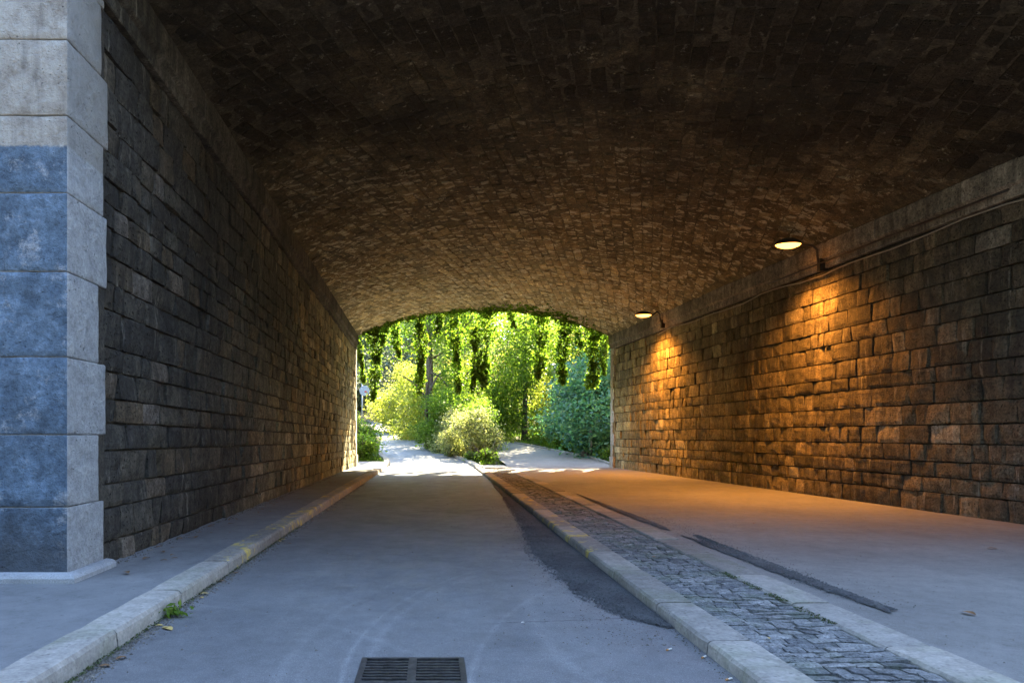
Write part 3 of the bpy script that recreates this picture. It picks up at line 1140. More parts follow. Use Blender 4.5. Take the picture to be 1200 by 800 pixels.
far_quoins(left_wall, lambda y, z: Vector((XL, y, z)), Vector((1, 0, 0)), PZ - 0.02, ZL(Y1) - 0.48, 3)
far_quoins(right_wall, lambda y, z: Vector((XR(y), y, z)), NR, KZ - 0.03, ZR - 0.48, 5)
# near quoins at the right wall (just outside the frame)
r = random.Random(77)
for k in range(8):
    a = KZ - 0.03 + k * 0.53
    q = [Vector((XR(Y0) - 0.03, Y0, a)), Vector((XR(Y0) - 0.03, Y0 + 0.59, a))]
    v, f = box(XR(Y0 + 0.59) - 0.03, XR(Y0) + 0.6, Y0, Y0 + 0.59, a + 0.004, a + 0.526)
    add('quoin', v, f, M['quoin'], right_wall)

# ------------------------------------------------------------------ the mass of the bridge over the passage
DECK = 7.4
mb = MB()
NU = 40
for yy, flip in ((Y0 + 0.02, False), (Y1, True)):
    n0 = len(mb.v)
    vs = []
    us = [i / NU for i in range(NU + 1)]
    for u in us:
        p = vault_pt(u, yy)
        vs += [(p.x, yy, p.z), (p.x, yy, DECK)]
    fs = [(2 * i, 2 * i + 2, 2 * i + 3, 2 * i + 1) for i in range(NU)]
    if flip:
        fs = [q[::-1] for q in fs]
    mb.add(vs, fs)
    xa, xb = XL + 0.09, XR(yy) - 0.09
    za, zb = ZL(yy), ZR
    y_b = yy if flip else yy + 0.25
    q = [(-60, y_b, -1), (XL - 0.02, y_b, -1), (XL - 0.02, y_b, 5.9 if not flip else za), (-60, y_b, 5.9 if not flip else za)]
    mb.add(q, [(0, 1, 2, 3) if not flip else (3, 2, 1, 0)])
    zt_ = 5.9 if not flip else za
    mb.add([(-60, yy, zt_), (xa, yy, zt_), (xa, yy, DECK), (-60, yy, DECK)], [(0, 1, 2, 3) if not flip else (3, 2, 1, 0)])
    mb.add([(XR(yy) + 0.02, yy + 0.0, -1), (60, yy, -1), (60, yy, DECK), (XR(yy) + 0.02, yy, DECK)], [(0, 1, 2, 3) if not flip else (3, 2, 1, 0)])
    mb.add([(xb, yy, zb), (XR(yy) + 0.02, yy, zb), (XR(yy) + 0.02, yy, DECK), (xb, yy, DECK)], [(0, 1, 2, 3) if not flip else (3, 2, 1, 0)])
mb.add([(-60, Y0, DECK), (60, Y0, DECK), (60, Y1, DECK), (-60, Y1, DECK)], [(0, 1, 2, 3)])
mb.add([(-60, Y0, -1), (-60, Y1, -1), (-60, Y1, DECK), (-60, Y0, DECK)], [(0, 3, 2, 1)])
mb.add([(60, Y0, -1), (60, Y1, -1), (60, Y1, DECK), (60, Y0, DECK)], [(0, 1, 2, 3)])
tag(add('bridge', mb.v, mb.f, M['cornice'], None), 'stone face of the bridge above the far arch where ivy hangs', 'bridge')

# ------------------------------------------------------------------ wall lamps and cable
def wall_lamp(px, label, zb, zh, arm, scale=1.0):
    k = (px - 508) / F
    y = (6.35 + 0.0732 * Y1) / (k + 0.0732)
    xw = XR(y)
    root = thing('wall_lamp', label, 'lamp', (xw, y, zb), 'lamps bracketed to the right wall')
    w = Vector((xw, y, zb))
    # base plate and box
    v, f = box(xw - 0.14, xw + 0.01, y - 0.05, y + 0.05, zb - 0.20, zb + 0.03)
    add('junction_box', v, f, M['lamp_metal'], root)
    # bracket: up past the cornice, then out
    pts = [w + Vector((-0.13, 0, -0.05)), w + Vector((-0.16, 0, 0.08)), w + Vector((-0.17, 0, 0.20)), w + Vector((-0.24, 0, 0.27)), w + Vector((-arm * 0.6, 0, zh - zb - 0.00)), w + Vector((-arm + 0.2, 0, zh - zb + 0.05))]
    v, f = tube(pts, 0.022, 8)
    add('bracket', v, f, M['lamp_metal'], root, smooth=True)
    c = (xw - arm, y, zh)
    v, f = lathe([(0.05, 0.115), (0.12, 0.105), (0.20, 0.07), (0.245, 0.02), (0.25, -0.005), (0.24, -0.006), (0.19, 0.05), (0.05, 0.09)], c, 24, 1.0, 0.75)
    add('lamp_shade', v, f, M['lamp_metal'], root, smooth=True)
    v, f = lathe([(0.225, 0.004), (0.20, -0.022), (0.13, -0.050), (0.05, -0.060)], c, 24, 1.0, 0.75)
    add('glass_bowl', v, f, M['glow'], root, smooth=True)
    ld = bpy.data.lights.new('lamp_light', 'SPOT')
    ld.spot_size = R(140)
    ld.spot_blend = 1.0
    ld.energy = LAMP_W * scale
    ld.color = LAMP_COL
    ld.shadow_soft_size = 0.12
    lo = bpy.data.objects.new('lamp_light', ld)
    C.objects.link(lo)
    lo.parent = root
    lo.location = Vector(c) - root.location + Vector((0.0, 0, -0.09))
    lo.rotation_euler = (0, R(12), 0)
    return root


wall_lamp(968, 'larger lit orange wall lamp nearer the camera, high on the right wall', 4.42, 4.71, 0.70)
wall_lamp(780, 'smaller lit orange wall lamp farther away, near the ivy-hung arch', 4.50, 4.67, 0.64)
# cable clipped under the cornice
pts = []
r = random.Random(5)
y = 5.6
while y < 21.0:
    sag = 0.05 * math.sin((y - 5.6) * 1.9) * math.sin((y - 5.6) * 0.53)
    pts.append(Vector((XR(y) - 0.045, y, 4.19 + sag + 0.008 * (y - 13) * 0 + r.uniform(-0.008, 0.008))))
    y += 0.35
v, f = tube(pts, 0.012, 6)
tag(add('cable', v, f, M['cable'], smooth=True), 'thin pale cable sagging along the right wall just under the cornice', 'cable')
pts = [Vector((XR(y) - 0.125, y, 4.36)) for y in spaced(9.0, 14.6, 12)]
v, f = tube(pts, 0.016, 6)
tag(add('conduit_pipe', v, f, M['lamp_metal'], smooth=True), 'dark straight conduit pipe passing behind the nearer wall lamp bracket', 'pipe')

# ------------------------------------------------------------------ drain grate
grate = thing('drain_grate', 'rusty black iron drain grate set in the road at the bottom edge', 'drain grate', ((GX0 + GX1) / 2, (GY0 + GY1) / 2, 0))
zt = 0.004
mb = MB()
fw = 0.030
xm = (GX0 + GX1) / 2
for bx_ in ((GX0, GX1, GY0, GY0 + fw * .7), (GX0, GX1, GY1 - fw * .7, GY1), (GX0, GX0 + fw, GY0 + fw * .7, GY1 - fw * .7), (GX1 - fw, GX1, GY0 + fw * .7, GY1 - fw * .7), (xm - 0.022, xm + 0.022, GY0 + fw * .7, GY1 - fw * .7)):
    mb.add(*box(*bx_, -0.05, zt))
add('frame', mb.v, mb.f, M['iron'], grate)
nb = 8
yy0, yy1 = GY0 + fw * .7, GY1 - fw * .7
for k in range(1, nb):
    yc = yy0 + (yy1 - yy0) * k / nb
    for (a, b) in ((GX0 + fw, xm - 0.022), (xm + 0.022, GX1 - fw)):
        S_ = 8
        v = []
        f = []
        for i in range(S_ + 1):
            x = a + (b - a) * i / S_
            wv = 0.0025 * math.sin(i * 1.9 + k)
            for (dy, dz) in ((-0.009, -0.035), (-0.009, zt - 0.002), (0.009, zt - 0.002), (0.009, -0.035)):
                v.append((x, yc + dy + wv, dz))
        for i in range(S_):
            for q in range(4):
                q2 = (q + 1) % 4
                f.append((i * 4 + q, i * 4 + q2, (i + 1) * 4 + q2, (i + 1) * 4 + q))
        add('bar', v, f, M['iron'], grate)
v = [(GX0, GY0, -0.0), (GX1, GY0, -0.0), (GX1, GY1, -0.0), (GX0, GY1, -0.0), (GX0, GY0, -0.3), (GX1, GY0, -0.3), (GX1, GY1, -0.3), (GX0, GY1, -0.3)]
v = [(x, y, z - 0.003) for x, y, z in v]
f = [(4, 5, 6, 7), (0, 4, 7, 3), (1, 2, 6, 5), (0, 1, 5, 4), (3, 7, 6, 2)]
add('pit', v, f, M['pit'], grate)

# ------------------------------------------------------------------ foliage
def leaf_mesh(name, centres, size, mat, seed, up=0.3, aspect=0.55, drop=0.0):
    """numpy: centres (n,3) -> one folded leaf each"""
    rs = np.random.RandomState(seed)
    n = len(centres)
    nrm = rs.normal(size=(n, 3))
    nrm[:, 2] = np.abs(nrm[:, 2]) + up
    nrm /= np.linalg.norm(nrm, axis=1)[:, None]
    a = rs.normal(size=(n, 3))
    a[:, 2] -= drop
    a -= (a * nrm).sum(1)[:, None] * nrm
    a /= np.linalg.norm(a, axis=1)[:, None]
    b = np.cross(nrm, a)
    s = (size * rs.uniform(0.6, 1.35, n))[:, None]
    v = np.empty((n, 4, 3), np.float32)
    v[:, 0] = centres - a * s * 0.5
    v[:, 1] = centres + b * s * aspect * 0.5 + nrm * s * 0.08
    v[:, 2] = centres + a * s * 0.5
    v[:, 3] = centres - b * s * aspect * 0.5 + nrm * s * 0.08
    me = bpy.data.meshes.new(name)
    me.vertices.add(n * 4)
    me.vertices.foreach_set('co', v.reshape(-1))
    me.loops.add(n * 4)
    me.loops.foreach_set('vertex_index', np.arange(n * 4, dtype=np.int32))
    me.polygons.add(n)
    me.polygons.foreach_set('loop_start', np.arange(0, n * 4, 4, dtype=np.int32))
    me.materials.append(mat)
    me.update()
    me.validate()
    return me


def blob_points(blobs, n, seed, cl=14, spread=0.22, hollow=0.35):
    """clusters of leaves spread through ellipsoids (cx,cy,cz,rx,ry,rz)"""
    rs = np.random.RandomState(seed)
    vol = np.array([b[3] * b[4] * b[5] for b in blobs]) ** 0.75
    vol /= vol.sum()
    out = []
    for b, w in zip(blobs, vol):
        m = max(3, int(n * w / cl))
        d = rs.normal(size=(m, 3))
        d /= np.linalg.norm(d, axis=1)[:, None]
        rad = hollow + (1 - hollow) * rs.uniform(0, 1, m) ** 0.5
        rad *= 1 + 0.22 * rs.normal(size=m) * 0.6
        c = np.array(b[:3]) + d * rad[:, None] * np.array(b[3:6])
        sz = rs.uniform(0.5, 1.5, m)
        p = c[:, None, :] + rs.normal(size=(m, cl, 3)) * (spread * sz)[:, None, None] * np.array([1, 1, 0.7])
        out.append(p.reshape(-1, 3))
    return np.concatenate(out)


def crown_blobs(h, w, seed, lo=0.15, n=9):
    rs = random.Random(seed)
    bl = []
    for i in range(n):
        t = (i + 0.5) / n
        z = h * (lo + (0.93 - lo) * t)
        prof = math.sin(math.pi * min(0.95, 0.22 + 0.72 * t)) ** 0.7
        rr = w * 0.5 * prof
        a = rs.uniform(0, 6.283)
        k = rr * rs.uniform(0.25, 0.6)
        s = rr * rs.uniform(0.55, 0.8)
        bl.append((k * math.cos(a), k * math.sin(a), z, s, s, s * rs.uniform(0.6, 0.9)))
    return bl


def limbs(h, w, seed, base_r, bend=0.0):
    rs = random.Random(seed)
    mb = MB()
    pts = []
    for i in range(8):
        t = i / 7
        pts.append(Vector((bend * t * t * h + 0.12 * noise.noise(Vector((t * 3, seed, 0))) * h * 0.3, 0.1 * noise.noise(Vector((t * 3, seed, 5))) * h * 0.3, t * h * 0.85)))
    mb.add(*tube(pts, [base_r * (1 - 0.82 * i / 7) * (1.25 if i == 0 else 1) for i in range(8)], 8))
    for k in range(7):
        i = rs.randint(2, 6)
        p = pts[i]
        a = rs.uniform(0, 6.283)
        L = w * rs.uniform(0.3, 0.48)
        d = Vector((math.cos(a), math.sin(a), rs.uniform(0.3, 0.9))).normalized()
        q = [p, p + d * L * 0.5 + Vector((0, 0, 0.05 * L)), p + d * L + Vector((0, 0, -0.08 * L))]
        r0 = base_r * (1 - 0.82 * i / 7) * 0.55
        mb.add(*tube(q, [r0, r0 * 0.6, r0 * 0.2], 6))
    return mb


TREES = {}


def tree_proto(kind, h, w, mat, seed, n, size, lo=0.15, trunk=True, spread=0.3, cl=14, bend=0.0, bark='bark', name='crown'):
    bl = crown_blobs(h, w, seed, lo)
    pts = blob_points(bl, n, seed, cl, spread)
    pts[:, 2] = np.maximum(pts[:, 2], 0.05)
    me = leaf_mesh(name, pts, size, mat, seed)
    tm = None
    if trunk:
        mb = limbs(h, w, seed, 0.018 * h + 0.03, bend)
        tm = mesh_from('trunk', mb.v, mb.f, M[bark], True)
    TREES[kind] = (me, tm)


def put_tree(kind, name, cat, label, x, y, s=1.0, rz_=0.0, group=None, z=None, sz=None):
    me, tm = TREES[kind]
    zz = gz(x, y) - 0.06 if z is None else z
    t = thing(name, label, cat, (x, y, zz), group, rz_)
    t.scale = (s, s, sz or s)
    for nm, m_ in (('crown' if tm else 'foliage', me), ('trunk', tm)):
        if m_:
            o = bpy.data.objects.new(nm, m_)
            C.objects.link(o)
            o.parent = t
    if not tm:
        o.name = 'foliage'
        st = bpy.data.objects.new('stem', STEM)
        C.objects.link(st)
        st.parent = t
    return t


# stems for shrubs
mbs = MB()
rs_ = random.Random(9)
for k in range(9):
    a = rs_.uniform(0, 6.283)
    L = rs_.uniform(0.7, 1.1)
    d = Vector((math.cos(a) * 0.5, math.sin(a) * 0.5, 1)).normalized()
    mbs.add(*tube([Vector((0, 0, -0.05)), d * L * 0.5, d * L + Vector((math.cos(a), math.sin(a), 0)) * 0.2], [0.03, 0.02, 0.006], 5))
M['leaf_dark'] = m_leaf('dark_blocker_leaf', [(0.012, 0.022, 0.010), (0.020, 0.034, 0.014), (0.03, 0.045, 0.02)], 0.15)  # leaf tone kept dark so the added trees reflect little light
STEM = mesh_from('stem', mbs.v, mbs.f, M['bark'], True)

tree_proto('big_a', 13, 8, M['leaf_far'], 101, 16000, 0.24, 0.10, spread=0.45)
tree_proto('big_b', 14, 8, M['leaf_gold'], 102, 15000, 0.22, 0.10, spread=0.45, bark='pale_bark')
tree_proto('big_c', 13, 8, M['leaf_grey'], 103, 16000, 0.25, 0.08, spread=0.45)
tree_proto('big_d', 12, 7, M['leaf_yellow'], 104, 16000, 0.20, 0.05, spread=0.4)
tree_proto('dark', 15, 9, M['leaf_dark'], 120, 18000, 0.34, 0.03, spread=0.5)
tree_proto('mid_green', 8.0, 5.0, M['leaf_green'], 105, 20000, 0.15, 0.04, spread=0.30)
tree_proto('blue', 4.6, 4.0, M['leaf_blue'], 106, 16000, 0.17, 0.0, spread=0.26, cl=12)
tree_proto('sh_green', 3.6, 3.4, M['leaf_green'], 107, 12000, 0.12, 0.0, trunk=False, spread=0.2)
tree_proto('sh_pale', 2.5, 2.6, M['leaf_pale'], 108, 11000, 0.11, 0.0, trunk=False, spread=0.15, cl=10)
tree_proto('sh_yellow', 4.2, 3.8, M['leaf_yellow'], 109, 13000, 0.14, 0.0, trunk=False, spread=0.25)
tree_proto('sh_grey', 3.0, 3.6, M['leaf_grey'], 110, 11000, 0.15, 0.0, trunk=False, spread=0.22)
tree_proto('low', 0.9, 1.3, M['ivy'], 111, 3500, 0.09, 0.0, trunk=False, spread=0.10)
tree_proto('tuft', 0.55, 0.8, M['grass'], 112, 1600, 0.09, 0.0, trunk=False, spread=0.07)

tree_proto('canopy', 11.5, 9.0, M['leaf_green'], 113, 8500, 0.22, 0.62, spread=0.42)
# island between road and path
put_tree('sh_pale', 'flowering_shrub', 'shrub', 'pale cream-speckled shrub at the front tip of the island between road and path', 1.65, 28.9, 0.86, 0.3)
put_tree('sh_pale', 'flowering_shrub', 'shrub', 'second pale speckled shrub just left of and behind the foremost pale one', 0.95, 31.4, 0.8, 2.1)
put_tree('sh_green', 'green_shrub', 'shrub', 'mid-green bushy shrub in the island centre behind the pale shrubs', 1.1, 34.0, 1.1, 0.8)
put_tree('sh_yellow', 'yellow_shrub', 'shrub', 'bright yellow-green shrub right of the road behind the green island shrub', -0.3, 39.5, 1.05, 0.0)
put_tree('sh_yellow', 'yellow_shrub', 'shrub', 'tall bright yellow-green shrub beside the green fence, leaning over the road edge', -1.7, 46.0, 1.1, 1.7)
put_tree('sh_grey', 'grey_shrub', 'shrub', 'silvery grey-green shrub behind the green fence where the road bends', -3.0, 58.5, 1.0, 0.2)
put_tree('sh_grey', 'grey_shrub', 'shrub', 'silvery shrub at the far left of the road bend beyond the signpost', -7.4, 66.0, 1.1, 2.0)
put_tree('tuft', 'grass_tuft', 'plant', 'bright green leafy clump at the foot of the foremost pale shrub', 2.05, 27.2, 1.0, 0)
put_tree('tuft', 'grass_tuft', 'plant', 'small bright green clump at the left foot of the foremost pale shrub', 1.55, 27.5, 0.8, 1)
put_tree('low', 'ground_ivy', 'plant', 'low green plant on the right kerb of the road below the green shrub', 0.75, 30.3, 0.55, 2)
put_tree('low', 'ground_ivy', 'plant', 'low green plant on the road kerb below the yellow shrub', -0.6, 36.6, 0.6, 3)
put_tree('low', 'ground_ivy', 'plant', 'low green plant at the kerb beside the near end of the green fence', -1.5, 40.8, 0.6, 3.6)
# left of the road
put_tree('low', 'ivy_bush', 'shrub', 'low ivy bush right against the left jamb at the pavement end', -2.85, 27.6, 1.2, 0.5)
put_tree('low', 'ivy_bush', 'shrub', 'ivy bush at the left of the road, second from the pavement end', -3.3, 29.6, 1.5, 1.5)
put_tree('low', 'ivy_bush', 'shrub', 'ivy bush farthest up the left verge of the road before the signpost', -4.1, 33.0, 1.5, 2.5)
put_tree('sh_green', 'green_shrub', 'shrub', 'green shrub on the bank left of the road behind the ivy bushes', -6.2, 34.0, 1.0, 2.0)
put_tree('sh_grey', 'grey_shrub', 'shrub', 'grey-green shrub high on the left bank near the signpost', -8.6, 46.0, 1.2, 1.0)
# right of the path
put_tree('blue', 'blue_green_tree', 'tree', 'bushy blue-green tree beside the grey post right of the path', 6.9, 29.6, 1.0, 0.4)
put_tree('blue', 'blue_green_tree', 'tree', 'bushy blue-green tree in front of the lamp post behind the path edging', 7.5, 33.2, 1.0, 1.9)
put_tree('blue', 'blue_green_tree', 'tree', 'blue-green tree at the far right, hard against the arch jamb', 9.6, 30.0, 1.1, 3.9)
put_tree('low', 'ground_ivy', 'plant', 'low green plant at the foot of the right jamb beside the grey post', 7.0, 26.9, 0.8, 3)
put_tree('low', 'ground_ivy', 'plant', 'low green plant behind the path edging left of the blue-green tree', 5.8, 32.2, 0.8, 1)
put_tree('mid_green', 'leafy_tree', 'tree', 'mid-green leafy tree beyond the bend of the path, left of the lamp post', 4.9, 37.5, 1.0, 0.9)
put_tree('sh_green', 'green_shrub', 'shrub', 'small green shrub tucked behind the left side of the foremost pale shrub', 0.4, 32.6, 0.8, 4.0)
put_tree('sh_green', 'green_shrub', 'shrub', 'green shrub between the foremost pale shrub and the right-hand path', 2.1, 31.6, 0.7, 5.0)
put_tree('sh_pale', 'flowering_shrub', 'shrub', 'small pale shrub at the left, hanging over the road kerb', 0.75, 29.7, 0.5, 5.1)
put_tree('sh_green', 'green_shrub', 'shrub', 'green shrub closing the end of the path below the leafy tree', 3.6, 38.5, 0.9, 0.1)
put_tree('mid_green', 'leafy_tree', 'tree', 'leafy green tree behind the lamp post at the right', 9.4, 40.0, 1.1, 2.9)
put_tree('sh_yellow', 'yellow_shrub', 'shrub', 'yellow-green shrub between the leafy trees beyond the path', 7.2, 41.5, 1.1, 3.0)
put_tree('sh_yellow', 'yellow_shrub', 'shrub', 'yellow-green shrub in the middle of the view behind the island', 2.0, 44.0, 1.2, 4.0)

put_tree('canopy', 'leafy_tree', 'tree', 'high-crowned thin-leaved tree on the right bank overhanging the path', 10.2, 35.5, 1.0, 0.7)
put_tree('canopy', 'leafy_tree', 'tree', 'high-crowned thin-leaved tree in the island behind the green shrub', -0.2, 36.5, 0.8, 2.2)
put_tree('canopy', 'leafy_tree', 'tree', 'high-crowned thin-leaved tree on the right bank beyond the lamp post', 12.5, 41.5, 1.0, 4.0)
put_tree('canopy', 'leafy_tree', 'tree', 'high-crowned thin-leaved tree left of the leafy tree beyond the path', 2.6, 42.5, 0.95, 5.0)
put_tree('canopy', 'leafy_tree', 'tree', 'small high-crowned tree over the far road, rising behind the small tucked green shrub', 1.2, 35.6, 0.6, 1.0, sz=0.92)
put_tree('canopy', 'leafy_tree', 'tree', 'small high-crowned tree on the island edge where the road begins to bend', -0.3, 33.4, 0.45, 3.0, sz=0.95)
tree_proto('dense_canopy', 11.0, 9.0, M['leaf_green'], 114, 15000, 0.24, 0.66, spread=0.45)
put_tree('dense_canopy', 'leafy_tree', 'tree', 'broad-crowned tree close to the far mouth on the right bank, shading the path', 9.8, 34.3, 1.0, 0.7)
# woodland behind: rows of individually placed trees
r = random.Random(404)
words = {'big_a': ('leafy_tree', 'green woodland tree'), 'big_b': ('golden_tree', 'dry golden woodland tree'), 'big_c': ('grey_green_tree', 'grey-green woodland tree'), 'big_d': ('yellow_green_tree', 'light yellow-green woodland tree')}
spots = [
    (-11.5, 50, 'big_c', 0.95), (-6.0, 74, 'big_c', 1.0), (-13.5, 62, 'big_a', 1.0), (-1.5, 64, 'big_c', 1.0), (1.6, 53, 'big_a', 0.85), (4.0, 62, 'big_b', 1.0),
    (7.5, 52, 'big_d', 0.9), (10.5, 62, 'big_b', 1.0), (13.0, 50, 'big_d', 1.0), (16.5, 60, 'big_a', 1.0), (15.5, 42, 'big_d', 0.85), (19.5, 50, 'big_b', 1.0),
    (-17.0, 52, 'big_a', 1.0), (-9.5, 84, 'big_a', 1.1), (-2.5, 80, 'big_a', 1.2), (4.5, 78, 'big_c', 1.2), (12.0, 76, 'big_a', 1.2), (20.0, 72, 'big_c', 1.2),
    (-18.5, 70, 'big_c', 1.2), (26.5, 60, 'big_a', 1.1), (-12.5, 38, 'big_d', 0.8), (21.5, 38, 'big_a', 1.0), (-22, 44, 'big_a', 1.0), (28, 44, 'big_c', 1.0),
    (-16, 96, 'big_a', 1.3), (-6, 98, 'big_c', 1.3), (4, 98, 'big_a', 1.3), (14, 96, 'big_b', 1.3), (24, 92, 'big_a', 1.3), (34, 80, 'big_c', 1.3), (-28, 84, 'big_c', 1.3)]
place_words = ['far left behind the sign', 'in the gap above the road', 'left among the far trees', 'behind the grey shrub', 'in the centre behind the island', 'right of centre, a row back',
               'behind the lamp post', 'a row behind the lamp post', 'right, above the blue-green trees', 'far right, a row back', 'close at the right bank', 'beside the right jamb, deep in the wood']
for k, (x, y, kind, s) in enumerate(spots):
    nm, lb = words[kind]
    if k < len(place_words):
        put_tree(kind, nm, 'tree', lb + ' ' + place_words[k], x, y, s, r.uniform(0, 6.28))
    else:
        put_tree(kind, nm, 'tree', lb + ' standing deep in the wood behind the nearer trees', x, y, s, r.uniform(0, 6.28), 'trees deep in the wood ' + kind.replace('big_a', 'green').replace('big_b', 'golden').replace('big_c', 'grey-green').replace('big_d', 'yellow-green'))

# unseen dark trees added behind the photographer to block low sky light
for k, (x, y, s_) in enumerate([(-13, -8, 1.0), (-6.5, -11, 1.1), (0, -12, 1.0), (6.5, -11, 1.1), (13, -9, 1.0), (-17, -1, 0.9), (19, -1, 0.9), (-10, -18, 1.3), (-3, -19, 1.3), (4, -19, 1.3), (11, -18, 1.3)]):
    put_tree('dark', 'added_blocker_tree', 'tree', 'tall dark tree added behind the photographer to block low sky light', x, y, s_, r.uniform(0, 6.28), 'added light-blocking trees behind the forecourt')

# leaning grey trunk at the right, and the arching branch at the left
pts = [Vector((8.1, 42, gz(8.1, 42))), Vector((7.9, 42, 4.0)), Vector((7.75, 42, 6.0)), Vector((7.7, 42, 7.2)), Vector((8.0, 41.8, 8.2)), Vector((8.8, 41.6, 9.0))]
v, f = tube(pts, [0.26, 0.22, 0.19, 0.17, 0.14, 0.08], 10)
t = thing('bare_tree', 'bare grey leaning trunk right of the lamp post', 'tree', (8.1, 42, gz(8.1, 42)))
add('trunk', v, f, M['pale_bark'], t, smooth=True)

# ------------------------------------------------------------------ ivy hanging from the far arch
def strand(px, w, ytop, ybot, label, k, dense=1.0):
    yb = Y1 + 0.25 + 0.12 * (k % 3)
    x = (px - 508) * yb / F
    zt_ = CH + (510 - ytop) * yb / F + 0.25
    zb_ = CH + (510 - ybot) * yb / F
    ww = w * yb / F
    rs = np.random.RandomState(900 + k)
    n = int((zt_ - zb_) * 380 * dense * (ww / 0.4 + 0.3))
    t = rs.uniform(0, 1, n) ** 0.85
    cl = rs.randint(0, 26, n)
    cx = rs.normal(size=26) * 0.28
    ct = rs.uniform(0, 1, 26)
    t = np.clip(np.where(rs.uniform(size=n) < 0.55, ct[cl] * 0.98 + rs.normal(size=n) * 0.03, t), 0, 1.02)
    wid = ww * (0.60 - 0.28 * t ** 1.6) * (0.65 + 0.6 * np.abs(np.sin(t * 7 + k * 1.7)))
    z = zt_ + (zb_ - zt_) * t
    ang = rs.uniform(0, 6.283, n)
    rad = np.sqrt(rs.uniform(0, 1, n))
    drift = 0.09 * np.sin(t * 3.5 + k * 2.1)
    p = np.stack([drift + cx[cl] * wid * 0.5 + rad * np.cos(ang) * wid * 0.85, rad * np.sin(ang) * wid * 0.6, z - zt_], 1)
    root = thing('hanging_ivy', label, 'ivy', (x, yb, zt_))
    me = leaf_mesh('leaves', p, 0.10, M['ivy'], 900 + k, up=0.0, aspect=0.8, drop=1.2)
    o = bpy.data.objects.new('leaves', me)
    C.objects.link(o)
    o.parent = root
    v, f = tube([Vector((x, yb, zt_)), Vector((x + 0.05, yb, (zt_ + zb_) / 2)), Vector((x + 0.02, yb, zb_ + 0.1))], [0.02, 0.014, 0.006], 5)
    add('vine_stem', v, f, M['bark'], root)


strands = [
    (438, 17, 388, 470, 'long ivy strand hanging at the far left of the arch'),
    (452, 9, 386, 405, 'tiny ivy tuft just right of the leftmost long strand'),
    (465, 13, 380, 420, 'short thin ivy strand second from the left'),
    (491, 16, 372, 464, 'long dense ivy strand left of centre, above the yellow shrub'),
    (516, 15, 368, 392, 'short broad ivy tuft between the two long left-centre strands'),
    (535, 16, 366, 460, 'long ivy strand left of the thickest central one'),
    (554, 11, 392, 460, 'thin ivy strand between the two longest central strands'),
    (569, 20, 362, 457, 'thickest and darkest ivy strand hanging at the arch centre'),
    (600, 10, 366, 385, 'small ivy tuft right of the thickest central strand'),
    (631, 19, 368, 444, 'medium ivy strand left of the lamp post head'),
    (661, 17, 380, 450, 'bright ivy strand right of the lamp post head'),
    (678, 12, 384, 410, 'small bright ivy tuft right of the lamp strand'),
    (694, 22, 386, 455, 'broad bright yellow-green ivy strand near the right jamb'),
    (710, 10, 392, 440, 'thin ivy strand touching the right jamb'),
    (423, 9, 394, 450, 'thin ivy strand touching the left jamb')]
for k, s_ in enumerate(strands):
    strand(*s_, k)

# fringe along the arch lip and creeping under the vault
rs = np.random.RandomState(77)
P_ = []
for i in range(9000):
    u = rs.uniform(0.01, 0.99)
    h_ = abs(rs.normal()) * 0.20 * (0.5 + 1.0 * abs(math.sin(u * 21)) * abs(math.sin(u * 8 + 1)))
    p = vault_pt(u, Y1)
    P_.append((p.x + rs.normal() * 0.05, Y1 + 0.06 + abs(rs.normal()) * 0.12, p.z + 0.16 - h_ * 0.6))
for i in range(4200):
    # patches of creeper on the last metre of soffit
    u = min(0.985, max(0.02, rs.choice([0.12, 0.2, 0.42, 0.58, 0.66, 0.72, 0.8]) + rs.normal() * 0.05))
    dy = abs(rs.normal()) * 0.55 * (0.4 + 0.6 * (u > 0.5))
    if noise.noise(Vector((u * 40, dy * 3, 2))) < -0.05:
        continue
    P_.append(tuple(vault_pt(u, Y1 - dy, 0.035 + rs.uniform(0, 0.03))))
P_ = np.array(P_)
c0 = np.array([2.0, Y1, 5.6])
me = leaf_mesh('ivy_fringe', P_ - c0, 0.085, M['ivy'], 12, up=0.0, aspect=0.85)
o = bpy.data.objects.new('ivy_fringe', me)
C.objects.link(o)
o.location = c0
tag(o, 'green ivy fringe growing along the lip of the far arch', 'ivy')

# verge grass as ground cover
rs = np.random.RandomState(5)
P_ = []
while len(P_) < 26000:
    y = rs.uniform(26.3, 48)
    x = rs.uniform(-9, 12)
    on_road = interp(road_l, y) - 0.25 < x < interp(road_r, y) + 0.27
    on_path = interp(path_l, y) - 0.0 < x < interp(path_r, y) + 0.15
    if on_road or on_path or (x < -1.8 and y < 26.8):
        continue
    if noise.noise(Vector((x * 0.9, y * 0.9, 0))) < -0.12:
        continue
    P_.append((x, y, gz(x, y) + abs(rs.normal()) * 0.07))
me = leaf_mesh('grass', np.array(P_) - np.array([0, 35, 0]), 0.14, M['grass'], 6, up=0.0, aspect=0.25, drop=-2.0)
o = bpy.data.objects.new('grass', me)
C.objects.link(o)
o.location = (0, 35, 0)
o['kind'] = 'stuff'
o['label'] = 'short green verge grass beside the road and path'

